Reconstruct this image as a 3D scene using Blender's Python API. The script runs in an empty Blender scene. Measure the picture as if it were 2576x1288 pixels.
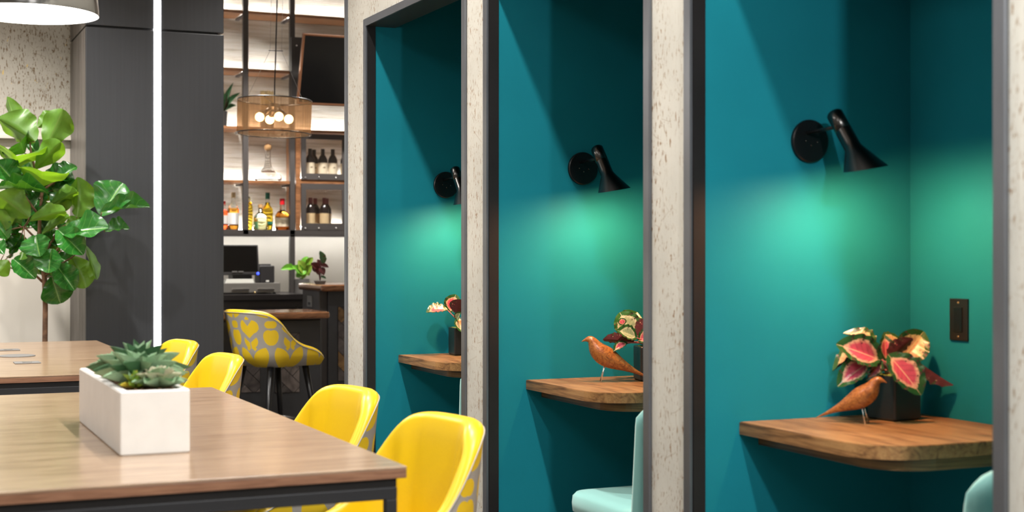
import bpy, bmesh, math, random
from mathutils import Vector, Matrix, Quaternion
random.seed(7)
C = bpy.context.scene.collection
SC = bpy.context.scene

# ------------------------------------------------------------------ camera
FPX, CX, HY, VX, H = 3578.0, 1288.0, 636.0, -300.0, 1.25
TH = math.atan((CX - VX) / FPX); S_, C_ = math.sin(TH), math.cos(TH)
cam = bpy.data.cameras.new('camera'); camo = bpy.data.objects.new('camera', cam); C.objects.link(camo)
camo.location = (0, 0, H); camo.rotation_euler = (math.pi / 2, 0, -TH)
cam.lens = 50.0; cam.sensor_width = 36.0; cam.shift_y = -(644 - HY) / 2576.0
cam.clip_start = 0.05; cam.clip_end = 60
cam.dof.use_dof = True; cam.dof.focus_distance = 5.9; cam.dof.aperture_fstop = 3.4
SC.camera = camo

def ray(px, py):
    a = (px - CX) / FPX
    return Vector((S_ + a * C_, C_ - a * S_, (HY - py) / FPX))
def onX(px, py, X): r = ray(px, py); r = r * (X / r.x); return Vector((r.x, r.y, r.z + H))
def onY(px, py, Y): r = ray(px, py); r = r * (Y / r.y); return Vector((r.x, r.y, r.z + H))
def onZ(px, py, Z): r = ray(px, py); r = r * ((Z - H) / r.z); return Vector((r.x, r.y, r.z + H))
def atD(px, py, d): r = ray(px, py) * d; return Vector((r.x, r.y, r.z + H))

# ------------------------------------------------------------------ world and exposure
SC.view_settings.view_transform = 'Standard'; SC.view_settings.look = 'None'
SC.view_settings.exposure = 0.0; SC.view_settings.gamma = 1.0; SC.view_settings.use_curve_mapping = False
w = bpy.data.worlds.new('world'); SC.world = w; w.use_nodes = True
w.node_tree.nodes['Background'].inputs[0].default_value = (0.9, 0.95, 1.0, 1)
w.node_tree.nodes['Background'].inputs[1].default_value = 0.35

CEIL = 3.6
def light(name, kind, loc, power, color=(1, 1, 1), size=0.05, target=None, spot=None, blend=0.4, shape=None, size_y=None, parent=None):
    l = bpy.data.lights.new(name, kind); l.energy = power; l.color = color
    if kind == 'AREA':
        l.size = size
        if size_y: l.shape = 'RECTANGLE'; l.size_y = size_y
    else: l.shadow_soft_size = size
    if kind == 'SPOT': l.spot_size = math.radians(spot); l.spot_blend = blend
    o = bpy.data.objects.new(name, l); C.objects.link(o); o.location = loc
    if target is not None:
        d = (Vector(target) - Vector(loc)); o.rotation_euler = d.to_track_quat('-Z', 'Y').to_euler()
    if parent: o.parent = parent; o.location = Vector(loc) - parent.location
    return o
# soft fill from ceiling panels added out of view (built with the ceiling fixtures)
FILL_PANELS = [(-1.2, 0.6), (-1.2, 3.6), (-1.2, 6.6), (0.2, -1.4)]
for (x, y) in FILL_PANELS:
    light('fill_panel_light', 'AREA', (x, y, CEIL - 0.06), 26, (1.0, 0.98, 0.96), 1.15)
# recessed spots over the aisle in front of the alcoves and over the tables, plus ones added to brighten the back wall and bar
DOWN = [(1.40, 0.9, 95), (1.40, 2.45, 95), (1.40, 3.9, 95), (1.40, 5.3, 95), (0.35, 6.7, 80), (0.15, 7.95, 150), (-0.9, 8.2, 110), (2.3, 7.6, 60), (2.5, 10.5, 150), (3.5, 10.5, 150)]
for (x, y, p) in DOWN:
    light('downlight_beam', 'SPOT', (x, y, CEIL - 0.05), p * 2.2, (1.0, 0.96, 0.91), 0.045, (x, y, 0), 120, 0.6)

# ------------------------------------------------------------------ node helpers
class E:
    """tiny expression builder over shader math nodes"""
    def __init__(s, t, sock): s.t, s.s = t, sock
    def op(s, o, b=None, c=None):
        n = s.t.nodes.new('ShaderNodeMath'); n.operation = o
        for i, v in enumerate((s, b, c)):
            if v is None: continue
            if isinstance(v, E): s.t.links.new(v.s, n.inputs[i])
            else: n.inputs[i].default_value = v
        return E(s.t, n.outputs[0])
    def __add__(s, b): return s.op('ADD', b)
    def __sub__(s, b): return s.op('SUBTRACT', b)
    def __mul__(s, b): return s.op('MULTIPLY', b)
    def __truediv__(s, b): return s.op('DIVIDE', b)
    def abs(s): return s.op('ABSOLUTE')
    def lt(s, b): return s.op('LESS_THAN', b)
    def gt(s, b): return s.op('GREATER_THAN', b)
    def max(s, b): return s.op('MAXIMUM', b)
    def min(s, b): return s.op('MINIMUM', b)
    def fract(s): return s.op('FRACT')
    def floor(s): return s.op('FLOOR')
    def sin(s): return s.op('SINE')
    def pow(s, b): return s.op('POWER', b)

MATS = {}
def base_mat(name):
    m = bpy.data.materials.new(name); m.use_nodes = True; MATS[name] = m
    t = m.node_tree; return m, t, t.nodes['Principled BSDF']
def setp(b, **k):
    N = {'rough': 'Roughness', 'metal': 'Metallic', 'spec': 'Specular IOR Level', 'trans': 'Transmission Weight', 'ior': 'IOR',
         'coat': 'Coat Weight', 'coat_rough': 'Coat Roughness', 'alpha': 'Alpha', 'sheen': 'Sheen Weight', 'estr': 'Emission Strength'}
    for a, v in k.items():
        if a == 'color': b.inputs['Base Color'].default_value = (*v, 1)
        elif a == 'ecol': b.inputs['Emission Color'].default_value = (*v, 1)
        else: b.inputs[N[a]].default_value = v
def tex(t, kind, coord='Object', scale=(1, 1, 1), rot=(0, 0, 0), **k):
    tc = t.nodes.new('ShaderNodeTexCoord'); mp = t.nodes.new('ShaderNodeMapping')
    mp.inputs['Scale'].default_value = scale; mp.inputs['Rotation'].default_value = rot
    t.links.new(tc.outputs[coord], mp.inputs[0]); n = t.nodes.new(kind); t.links.new(mp.outputs[0], n.inputs['Vector'])
    for a, v in k.items(): n.inputs[a].default_value = v
    return n
def ramp(t, sock, stops):
    r = t.nodes.new('ShaderNodeValToRGB'); t.links.new(sock, r.inputs[0]); e = r.color_ramp.elements
    while len(e) < len(stops): e.new(0.5)
    for i, (p, c) in enumerate(stops): e[i].position = p; e[i].color = (*c, 1) if len(c) == 3 else c
    return r.outputs[0]
def mixc(t, f, a, b, mode='MIX'):
    n = t.nodes.new('ShaderNodeMix'); n.data_type = 'RGBA'; n.blend_type = mode
    for v, i in ((f, 0), (a, 6), (b, 7)):
        if isinstance(v, E): v = v.s
        if isinstance(v, (tuple, list)): n.inputs[i].default_value = (*v, 1) if len(v) == 3 else v
        elif isinstance(v, (int, float)): n.inputs[i].default_value = v
        else: t.links.new(v, n.inputs[i])
    return n.outputs[2]
def bump(t, b, sock, strength=0.2, dist=0.01):
    n = t.nodes.new('ShaderNodeBump'); n.inputs['Strength'].default_value = strength; n.inputs['Distance'].default_value = dist
    t.links.new(sock, n.inputs['Height']); t.links.new(n.outputs[0], b.inputs['Normal'])
def plain(name, color, rough=0.5, metal=0.0, var=0.0, vscale=12, bumpy=0.0, bscale=200, **k):
    m, t, b = base_mat(name); setp(b, color=color, rough=rough, metal=metal, **k)
    if var > 0:
        n = tex(t, 'ShaderNodeTexNoise', scale=(1, 1, 1), Scale=vscale, Detail=4.0)
        lo = tuple(c * (1 - var) for c in color); hi = tuple(min(1, c * (1 + var)) for c in color)
        t.links.new(ramp(t, n.outputs['Fac'], [(0.3, lo), (0.7, hi)]), b.inputs['Base Color'])
    if bumpy > 0:
        n = tex(t, 'ShaderNodeTexNoise', Scale=bscale, Detail=2.0); bump(t, b, n.outputs['Fac'], bumpy, 0.002)
    return m
def emit(name, color, strength):
    m, t, b = base_mat(name); setp(b, color=color, ecol=color, estr=strength); return m

def wood(name, dark, mid, light_, stretch=(2.0, 22.0, 22.0), rough=0.3, coat=0.3, scale=1.6, dist=2.2):
    m, t, b = base_mat(name); setp(b, rough=rough, coat=coat, coat_rough=0.15)
    n1 = tex(t, 'ShaderNodeTexNoise', scale=stretch, Scale=scale, Detail=5.0, Distortion=dist)
    n2 = tex(t, 'ShaderNodeTexNoise', scale=tuple(s * 7 for s in stretch), Scale=scale, Detail=3.0)
    c1 = ramp(t, n1.outputs['Fac'], [(0.30, dark), (0.46, mid), (0.62, light_), (0.78, mid)])
    c2 = ramp(t, n2.outputs['Fac'], [(0.35, (0.72, 0.68, 0.64)), (0.6, (1, 1, 1))])
    t.links.new(mixc(t, 0.8, c1, c2, 'MULTIPLY'), b.inputs['Base Color'])
    bump(t, b, n2.outputs['Fac'], 0.06, 0.001); return m

def cork(name, base, fleck, gold=None, axes=(1, 1, 1)):
    """pale cork wallpaper: off-white ground, vertical brown flecks and cracks"""
    m, t, b = base_mat(name); setp(b, rough=0.7)
    g = tex(t, 'ShaderNodeTexNoise', Scale=3.5, Detail=6.0)
    lo = tuple(c * 0.86 for c in base)
    col = ramp(t, g.outputs['Fac'], [(0.35, lo), (0.65, base)])
    n1 = tex(t, 'ShaderNodeTexNoise', scale=(1, 1, 0.30), Scale=125.0, Detail=3.0, Roughness=0.6)
    f1 = ramp(t, n1.outputs['Fac'], [(0.565 if gold else 0.585, (0, 0, 0)), (0.63, (1, 1, 1))])
    n0 = tex(t, 'ShaderNodeTexNoise', scale=(1, 1, 0.5), Scale=9.0, Detail=3.0)
    f0 = ramp(t, n0.outputs['Fac'], [(0.22 if gold else 0.36, (0.1, 0.1, 0.1)), (0.48 if gold else 0.60, (1, 1, 1))])
    n2 = tex(t, 'ShaderNodeTexNoise', scale=(1, 1, 0.22), Scale=55.0, Detail=4.0, Roughness=0.7)
    f2 = ramp(t, n2.outputs['Fac'], [(0.625, (0, 0, 0)), (0.66, (1, 1, 1))])
    v = tex(t, 'ShaderNodeTexVoronoi', scale=(1, 1, 0.45), Scale=17.0); v.feature = 'DISTANCE_TO_EDGE'
    f3 = ramp(t, v.outputs['Distance'], [(0.0, (0.55, 0.55, 0.55)), (0.010, (0, 0, 0))])
    a = mixc(t, 1.0, f1, f0, 'MULTIPLY'); a = mixc(t, 1.0, a, f2, 'ADD'); a = mixc(t, 1.0, a, mixc(t, 1.0, f3, f0, 'MULTIPLY'), 'ADD')
    sep = t.nodes.new('ShaderNodeSeparateColor'); t.links.new(a, sep.inputs[0])
    fac = E(t, sep.outputs[0]).min(1.0)
    col = mixc(t, fac * 1.0, col, fleck)
    if gold:
        n4 = tex(t, 'ShaderNodeTexNoise', scale=(1, 1, 0.5), Scale=34.0, Detail=3.0)
        f4 = E(t, n4.outputs['Fac']).gt(0.685); col = mixc(t, f4, col, gold)
    t.links.new(col, b.inputs['Base Color']); bump(t, b, fac.s, -0.25, 0.003); return m

M = {}
M['teal'] = plain('teal_paint', (0.010, 0.185, 0.236), 0.5, var=0.05, vscale=3, bumpy=0.05, bscale=160, spec=0.05)
M['cork'] = cork('cork_wallpaper', (0.545, 0.525, 0.465), (0.22, 0.12, 0.05))
M['cork_gold'] = cork('cork_wallpaper_gold', (0.56, 0.52, 0.45), (0.20, 0.13, 0.07), (0.70, 0.50, 0.16))
M['cream'] = plain('cream_paint', (0.70, 0.65, 0.575), 0.6, var=0.02, vscale=2)
M['white_paint'] = plain('white_paint', (0.78, 0.76, 0.72), 0.6)
M['ceiling'] = plain('ceiling_paint', (0.75, 0.73, 0.70), 0.7)
M['floor'] = plain('dark_floor', (0.045, 0.04, 0.038), 0.5, var=0.3, vscale=3)
M['frame_steel'] = plain('brushed_dark_steel', (0.155, 0.162, 0.178), 0.38, 0.65, var=0.15, vscale=4)
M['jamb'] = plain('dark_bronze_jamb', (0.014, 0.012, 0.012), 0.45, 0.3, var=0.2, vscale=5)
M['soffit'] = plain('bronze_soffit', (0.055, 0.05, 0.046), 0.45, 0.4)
M['black_metal'] = plain('black_powder_metal', (0.007, 0.007, 0.008), 0.32, 0.2)
M['lamp_black'] = plain('gunmetal_lamp', (0.085, 0.08, 0.076), 0.26, 1.0)
M['lamp_inner'] = plain('lamp_inside_white', (0.8, 0.78, 0.74), 0.5)
M['table_steel'] = plain('table_frame_steel', (0.03, 0.03, 0.033), 0.45, 0.4)
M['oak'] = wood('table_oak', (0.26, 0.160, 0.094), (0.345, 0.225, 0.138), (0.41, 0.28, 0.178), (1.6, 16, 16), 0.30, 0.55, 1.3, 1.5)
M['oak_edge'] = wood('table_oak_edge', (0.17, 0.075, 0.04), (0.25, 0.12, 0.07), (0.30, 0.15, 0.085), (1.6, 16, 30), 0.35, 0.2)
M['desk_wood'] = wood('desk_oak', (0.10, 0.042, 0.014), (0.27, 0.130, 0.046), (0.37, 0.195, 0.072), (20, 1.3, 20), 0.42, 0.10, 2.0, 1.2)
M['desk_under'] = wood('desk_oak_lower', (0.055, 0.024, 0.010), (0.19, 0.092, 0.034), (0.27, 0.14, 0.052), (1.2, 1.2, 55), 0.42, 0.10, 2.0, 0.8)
M['bird_wood'] = wood('bird_walnut', (0.15, 0.045, 0.012), (0.30, 0.10, 0.022), (0.42, 0.16, 0.035), (12, 3, 14), 0.32, 0.25, 3.0, 3.0)
M['shelf_wood'] = wood('shelf_walnut', (0.11, 0.045, 0.018), (0.20, 0.085, 0.033), (0.27, 0.12, 0.05), (2, 14, 14), 0.4, 0.2)
M['bar_wood'] = wood('bar_walnut', (0.10, 0.04, 0.015), (0.18, 0.075, 0.028), (0.25, 0.11, 0.045), (2, 14, 14), 0.16, 0.7)
M['yellow'] = plain('yellow_vinyl', (0.73, 0.485, 0.008), 0.34, spec=0.5, bumpy=0.06, bscale=240)
M['grey_piping'] = plain('grey_piping', (0.38, 0.355, 0.32), 0.6)
M['mint'] = plain('mint_fabric', (0.235, 0.50, 0.465), 0.75, sheen=0.3, bumpy=0.2, bscale=500)
M['chrome'] = plain('chrome', (0.75, 0.75, 0.76), 0.15, 1.0)
M['brass'] = plain('brass', (0.62, 0.45, 0.22), 0.3, 1.0)
M['planter_white'] = plain('white_concrete', (0.70, 0.69, 0.67), 0.6, var=0.03, vscale=18, bumpy=0.1, bscale=60)
M['soil'] = plain('soil', (0.16, 0.085, 0.04), 0.95, var=0.6, vscale=60, bumpy=1.0, bscale=80)
M['pot_black'] = plain('black_ceramic', (0.016, 0.014, 0.013), 0.33, bumpy=0.05)
M['moss'] = plain('moss', (0.16, 0.22, 0.03), 0.95, var=0.5, vscale=120, bumpy=1.0, bscale=120)
M['bark'] = plain('bark', (0.17, 0.09, 0.05), 0.85, var=0.35, vscale=40, bumpy=0.6, bscale=60)
M['outlet'] = plain('outlet_bronze', (0.010, 0.008, 0.007), 0.35)
M['outlet_slot'] = plain('outlet_slot', (0.002, 0.002, 0.002), 0.6)
M['plate_grey'] = plain('grey_plate', (0.16, 0.155, 0.15), 0.55, 0.1)
M['led'] = emit('led_diffuser', (1.0, 0.98, 1.0), 9.0)
M['bar_led'] = emit('shelf_led', (1.0, 0.97, 0.92), 42.0)
M['fill_panel_glow'] = emit('fill_panel_diffuser', (1.0, 0.97, 0.93), 2.0)  # glow of the added fill panels
M['spot_led'] = emit('downlight_lens', (1.0, 0.95, 0.88), 6.0)
M['bulb_glow'] = emit('filament_bulb', (1.0, 0.80, 0.46), 11.0)
M['sconce_bulb'] = emit('sconce_bulb', (1.0, 0.75, 0.45), 6.0)
M['blue_led'] = emit('blue_led', (0.03, 0.06, 1.0), 4.0)
M['dome_inside'] = emit('dome_inside_white', (1.0, 0.99, 0.97), 1.15)
M['dome_metal'] = plain('brushed_nickel', (0.22, 0.22, 0.215), 0.16, 1.0)
M['tv_screen'] = plain('tv_screen', (0.002, 0.002, 0.002), 0.12)
M['tv_frame'] = plain('tv_copper_frame', (0.28, 0.13, 0.07), 0.3, 0.8)
M['plastic_black'] = plain('black_plastic', (0.022, 0.021, 0.022), 0.4)
M['plastic_grey'] = plain('grey_drawer_paint', (0.19, 0.18, 0.165), 0.4, 0.3)
M['paper'] = plain('paper', (0.75, 0.75, 0.70), 0.8)
M['bar_front'] = plain('charcoal_bar_front', (0.035, 0.036, 0.04), 0.42, var=0.1)
M['post_grey'] = plain('dark_post', (0.050, 0.044, 0.042), 0.5, 0.2)
M['counter_black'] = plain('black_counter', (0.012, 0.010, 0.010), 0.35)
M['backsplash'] = plain('backsplash', (0.66, 0.63, 0.57), 0.5, var=0.06, vscale=2.0)
def ribbed_mat():
    m, t, b = base_mat('white_ribbed_panel'); setp(b, rough=0.5)
    n = tex(t, 'ShaderNodeTexNoise', scale=(1.6, 1, 26), Scale=1.5, Detail=4.0)
    t.links.new(ramp(t, n.outputs['Fac'], [(0.30, (0.50, 0.45, 0.37)), (0.45, (0.76, 0.72, 0.64)), (0.6, (0.84, 0.82, 0.77))]), b.inputs['Base Color']); return m
M['bar_wall'] = ribbed_mat()
M['straw'] = plain('straw', (0.50, 0.38, 0.19), 0.8, var=0.3, vscale=40)
M['ball_wood'] = plain('cork_ball', (0.42, 0.24, 0.10), 0.7, var=0.2)
M['label_cream'] = plain('label_cream', (0.64, 0.55, 0.40), 0.7, var=0.08)
M['label_tan'] = plain('label_tan', (0.60, 0.44, 0.24), 0.7, var=0.08)
M['label_white'] = plain('label_white', (0.76, 0.75, 0.74), 0.7)
M['ink'] = plain('label_ink', (0.13, 0.09, 0.05), 0.7)
M['wine_glass'] = plain('dark_wine_glass', (0.010, 0.006, 0.006), 0.12)
M['foil_red'] = plain('foil_red', (0.20, 0.02, 0.03), 0.35)
M['wax_red'] = plain('wax_red', (0.60, 0.012, 0.02), 0.3)
M['foil_green'] = plain('foil_green', (0.0, 0.12, 0.09), 0.35)
M['concrete_grey'] = plain('grey_cement', (0.13, 0.125, 0.12), 0.6, var=0.1)
M['bulb_socket'] = plain('socket_bronze', (0.05, 0.035, 0.025), 0.4, 0.6)
def glass(name, col, rough=0.02, ior=1.45):
    m, t, b = base_mat(name); setp(b, color=col, rough=rough, trans=1.0, ior=ior); return m
M['glass_clear'] = glass('clear_glass', (0.97, 0.98, 0.97))
M['amber'] = glass('amber_whiskey', (0.90, 0.42, 0.05), ior=1.2)
M['gold_liq'] = glass('gold_liquor', (0.95, 0.68, 0.06), ior=1.2)
M['red_liq'] = glass('red_liquor', (0.95, 0.16, 0.05), ior=1.2)
M['pale_liq'] = glass('pale_liquor', (0.90, 0.90, 0.55), ior=1.2)
def pane_mat():
    m, t, b = base_mat('acrylic_pane'); out = t.nodes['Material Output']
    tr = t.nodes.new('ShaderNodeBsdfTransparent'); gl = t.nodes.new('ShaderNodeBsdfGlossy'); gl.inputs['Roughness'].default_value = 0.03
    mx = t.nodes.new('ShaderNodeMixShader'); mx.inputs[0].default_value = 0.07
    t.links.new(tr.outputs[0], mx.inputs[1]); t.links.new(gl.outputs[0], mx.inputs[2]); t.links.new(mx.outputs[0], out.inputs[0]); return m
M['pane'] = pane_mat()
def mesh_shade():
    """sheer brown organza lamp shade with vertical threads"""
    m, t, b = base_mat('sheer_brown_shade'); out = t.nodes['Material Output']
    tr = t.nodes.new('ShaderNodeBsdfTransparent'); tr.inputs[0].default_value = (0.66, 0.52, 0.40, 1)
    tl = t.nodes.new('ShaderNodeBsdfTranslucent'); tl.inputs[0].default_value = (0.24, 0.15, 0.085, 1)
    df = t.nodes.new('ShaderNodeBsdfDiffuse'); df.inputs[0].default_value = (0.16, 0.105, 0.07, 1)
    n = tex(t, 'ShaderNodeTexNoise', scale=(60, 60, 2), Scale=1.0, Detail=2.0)
    f = ramp(t, n.outputs['Fac'], [(0.35, (0.26, 0.26, 0.26)), (0.65, (0.50, 0.50, 0.50))])
    m1 = t.nodes.new('ShaderNodeMixShader'); m1.inputs[0].default_value = 0.5
    t.links.new(df.outputs[0], m1.inputs[1]); t.links.new(tl.outputs[0], m1.inputs[2])
    m2 = t.nodes.new('ShaderNodeMixShader'); t.links.new(f, m2.inputs[0])
    t.links.new(m1.outputs[0], m2.inputs[2]); t.links.new(tr.outputs[0], m2.inputs[1]); t.links.new(m2.outputs[0], out.inputs[0]); return m
M['shade'] = mesh_shade()
def column_mat(name, flutes):
    m, t, b = base_mat(name); setp(b, rough=0.42, spec=0.4)
    n = tex(t, 'ShaderNodeTexNoise', scale=(1, 1, 0.02), Scale=60.0 if not flutes else 90.0, Detail=2.0)
    if flutes:
        t.links.new(ramp(t, n.outputs['Fac'], [(0.35, (0.075, 0.065, 0.058)), (0.65, (0.17, 0.15, 0.135))]), b.inputs['Base Color'])
        bump(t, b, n.outputs['Fac'], 0.8, 0.01)
    else:
        t.links.new(ramp(t, n.outputs['Fac'], [(0.22, (0.022, 0.022, 0.024)), (0.33, (0.036, 0.038, 0.042)), (0.7, (0.041, 0.043, 0.048))]), b.inputs['Base Color'])
        bump(t, b, n.outputs['Fac'], 0.15, 0.004)
    return m
M['col_front'] = column_mat('charcoal_panel', False)
M['col_side'] = column_mat('fluted_bronze_panel', True)

def uvxy(t):
    u = t.nodes.new('ShaderNodeUVMap'); s = t.nodes.new('ShaderNodeSeparateXYZ'); t.links.new(u.outputs[0], s.inputs[0])
    return E(t, s.outputs[0]), E(t, s.outputs[1])
def pattern_mat():
    """grey fabric printed with yellow petals, hearts and ovals; uv is in metres"""
    m, t, b = base_mat('petal_print_fabric'); setp(b, rough=0.6)
    U, V = uvxy(t); U, V = U * 0.62, V * 0.62
    cw, ch = 0.142, 0.20
    row = (V / ch).floor()
    p = ((U / cw + row * 0.5).fract() - 0.5) * cw
    q = ((V / ch).fract() - 0.5) * ch
    p, q = p / 1.13, q / 1.09
    pa = p.abs()
    def circ(x, y, cx, cy, r): 
        dx, dy = x - cx, y - cy; return (dx * dx + dy * dy).lt(r * r)
    def ell(x, y, cx, cy, rx, ry):
        dx, dy = (x - cx) / rx, (y - cy) / ry; return (dx * dx + dy * dy).lt(1.0)
    def rot(x, y, cx, cy, a):
        dx, dy = x - cx, y - cy; c, s = math.cos(a), math.sin(a); return dx * c + dy * s, dy * c - dx * s
    # splayed pair of vesica petals in the lower half
    x1, y1 = rot(pa, q, 0.027, -0.045, -0.45)
    petal = circ(x1, y1, -0.030, 0, 0.0545) * circ(x1, y1, 0.030, 0, 0.0545)
    # heart in the upper half
    heart = (ell(pa, q, 0.013, 0.068, 0.019, 0.023)).max(((pa / 0.034 + (q - 0.062) / -0.034).lt(1.0)) * (q.lt(0.062)))
    heart = heart * (pa * 1.4 - (q - 0.070)).gt(0.0)
    # tulip below the heart: two halves cut by a thin stem line
    tul = circ(pa, q, 0.0, 0.018, 0.026) * (q - pa * 0.9).lt(0.012) * pa.gt(0.0015)
    # ovals and drops at the cell edges
    x2, y2 = rot(pa, q, 0.058, 0.030, 0.15)
    ov = ell(x2, y2, 0, 0, 0.016, 0.027)
    dr = ell(pa, q, 0.058, 0.075, 0.011, 0.013)
    tri = ((pa - 0.075).abs() * 1.2 + (q + 0.088).abs()).lt(0.024) * q.lt(-0.080)
    tri2 = ((pa - 0.012).abs() + (q + 0.008).abs()).lt(0.008)
    f = petal.max(heart).max(tul).max(ov).max(dr).max(tri).max(tri2)
    t.links.new(mixc(t, f, (0.33, 0.305, 0.275), (0.72, 0.48, 0.010)), b.inputs['Base Color'])
    return m
M['pattern'] = pattern_mat()

def leaf_out(t, b, col, trans_col, tfac):
    out = t.nodes['Material Output']; tl = t.nodes.new('ShaderNodeBsdfTranslucent')
    if isinstance(trans_col, tuple): tl.inputs[0].default_value = (*trans_col, 1)
    else: t.links.new(trans_col, tl.inputs[0])
    mx = t.nodes.new('ShaderNodeMixShader'); mx.inputs[0].default_value = tfac
    t.links.new(b.outputs[0], mx.inputs[1]); t.links.new(tl.outputs[0], mx.inputs[2]); t.links.new(mx.outputs[0], out.inputs[0])
def fig_mat(name, c, tc, vein, tfac=0.42, rough=0.28):
    m, t, b = base_mat(name); setp(b, rough=rough, spec=0.6)
    U, V = uvxy(t); va = V.abs()
    mid = va.lt(0.035)
    side = ((U * 6.5 - va * 1.5).fract() - 0.5).abs().lt(0.032) * va.lt(0.9)
    n = tex(t, 'ShaderNodeTexNoise', Scale=3.0, Detail=2.0)
    cc = ramp(t, n.outputs['Fac'], [(0.3, tuple(x * 0.75 for x in c)), (0.7, tuple(x * 1.25 for x in c))])
    col = mixc(t, mid.max(side * 0.5), cc, vein)
    t.links.new(col, b.inputs['Base Color']); bump(t, b, (mid.max(side)).s, -0.3, 0.004)
    leaf_out(t, b, col, tc, tfac); return m
M['fig_top'] = fig_mat('fig_leaf_glossy', (0.020, 0.125, 0.018), (0.10, 0.30, 0.01), (0.16, 0.33, 0.07), 0.18, 0.22)
M['fig_under'] = fig_mat('fig_leaf_underside', (0.105, 0.235, 0.028), (0.25, 0.46, 0.015), (0.15, 0.24, 0.045), 0.42, 0.4)
def cal_mat(name, pink, cream, green):
    m, t, b = base_mat(name); setp(b, rough=0.25, spec=0.55)
    U, V = uvxy(t); va = V.abs(); du = (U - 0.47) * 2.0
    r = (va * va + du * du).pow(0.5)
    n = tex(t, 'ShaderNodeTexNoise', coord='UV', Scale=9.0, Detail=3.0)
    rn = r + (E(t, n.outputs['Fac']) - 0.5) * 0.22
    ang = ((U * 8.0 - va * 2.6) * 6.283).sin()
    inner = ramp(t, rn.s, [(0.0, pink), (0.50, pink), (0.67, cream), (0.71, cream), (0.76, green), (1.0, green)])
    strip = ang.gt(0.55) * rn.lt(0.72)
    col = mixc(t, strip * 0.35, inner, tuple(x * 0.55 for x in pink))
    col = mixc(t, va.lt(0.03), col, cream)
    t.links.new(col, b.inputs['Base Color']); leaf_out(t, b, col, col, 0.2); return m
M['cal_pink'] = cal_mat('calathea_pink', (0.60, 0.085, 0.13), (0.70, 0.42, 0.26), (0.022, 0.085, 0.018))
M['cal_cream'] = cal_mat('calathea_cream', (0.64, 0.40, 0.20), (0.70, 0.58, 0.27), (0.030, 0.10, 0.02))
M['cal_green'] = cal_mat('calathea_green', (0.36, 0.42, 0.22), (0.62, 0.58, 0.36), (0.030, 0.11, 0.02))
M['cal_under'] = plain('calathea_burgundy', (0.075, 0.012, 0.014), 0.4, var=0.25)
M['cal_stem'] = plain('calathea_stem', (0.42, 0.10, 0.10), 0.45, var=0.2)
M['suc_a'] = plain('succulent_sage', (0.27, 0.42, 0.25), 0.5, var=0.25, vscale=30)
M['suc_b'] = plain('succulent_dark', (0.055, 0.14, 0.06), 0.45, var=0.3, vscale=30)
M['suc_c'] = plain('succulent_lime', (0.20, 0.32, 0.03), 0.5, var=0.3, vscale=30)
M['suc_d'] = plain('succulent_blush', (0.50, 0.48, 0.34), 0.5, var=0.2, vscale=30)
M['suc_y'] = plain('succulent_yellow', (0.48, 0.36, 0.03), 0.5, var=0.3, vscale=30)
M['leaf_bright'] = plain('bright_leaf', (0.13, 0.36, 0.03), 0.35, var=0.3, vscale=12)
def stone_mat(name, c1, c2):
    m, t, b = base_mat(name); setp(b, rough=0.25)
    n = tex(t, 'ShaderNodeTexNoise', Scale=7.0, Detail=6.0, Distortion=1.5)
    t.links.new(ramp(t, n.outputs['Fac'], [(0.3, c1), (0.7, c2)]), b.inputs['Base Color']); return m
M['stone_a'] = stone_mat('marble_tile_taupe', (0.05, 0.04, 0.037), (0.22, 0.18, 0.165))
M['stone_b'] = stone_mat('marble_tile_dark', (0.022, 0.019, 0.02), (0.12, 0.10, 0.095))
M['bronze_tile'] = stone_mat('bronze_tile', (0.06, 0.03, 0.012), (0.28, 0.16, 0.06))

# ------------------------------------------------------------------ mesh helpers
def new_obj(name, bm, mat, parent=None, loc=None, smooth=False):
    me = bpy.data.meshes.new(name); bm.normal_update(); bm.to_mesh(me); bm.free()
    for mm in (mat if isinstance(mat, (list, tuple)) else [mat]): me.materials.append(mm)
    if smooth:
        for p in me.polygons: p.use_smooth = True
    o = bpy.data.objects.new(name, me); C.objects.link(o)
    if parent is not None: o.parent = parent
    if loc is not None: o.location = loc
    return o
def tag(o, label=None, cat=None, group=None, kind=None):
    if label: o['label'] = label
    if cat: o['category'] = cat
    if group: o['group'] = group
    if kind: o['kind'] = kind
    return o
def thing(name, loc, label, cat, group=None, rz=0.0):
    o = bpy.data.objects.new(name, None); C.objects.link(o); o.location = loc; o.rotation_euler = (0, 0, rz); o.empty_display_size = 0.05
    return tag(o, label, cat, group)
def box(bm, lo, hi, bev=0.0, seg=2):
    lo, hi = Vector(lo), Vector(hi)
    r = bmesh.ops.create_cube(bm, size=1.0); vs = r['verts']
    c = (lo + hi) / 2; d = hi - lo
    for v in vs: v.co = Vector((c.x + v.co.x * d.x, c.y + v.co.y * d.y, c.z + v.co.z * d.z))
    if bev > 0:
        es = set(); [es.update(v.link_edges) for v in vs]
        bmesh.ops.bevel(bm, geom=list(es), offset=bev, segments=seg, profile=0.6, affect='EDGES')
    return vs
def boxo(name, lo, hi, mat, parent=None, bev=0.0, seg=2):
    bm = bmesh.new(); off = Vector((0, 0, 0))
    if parent is not None and parent.parent is None: off = parent.location.copy()
    box(bm, Vector(lo) - off, Vector(hi) - off, bev, seg); return new_obj(name, bm, mat, parent)
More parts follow.
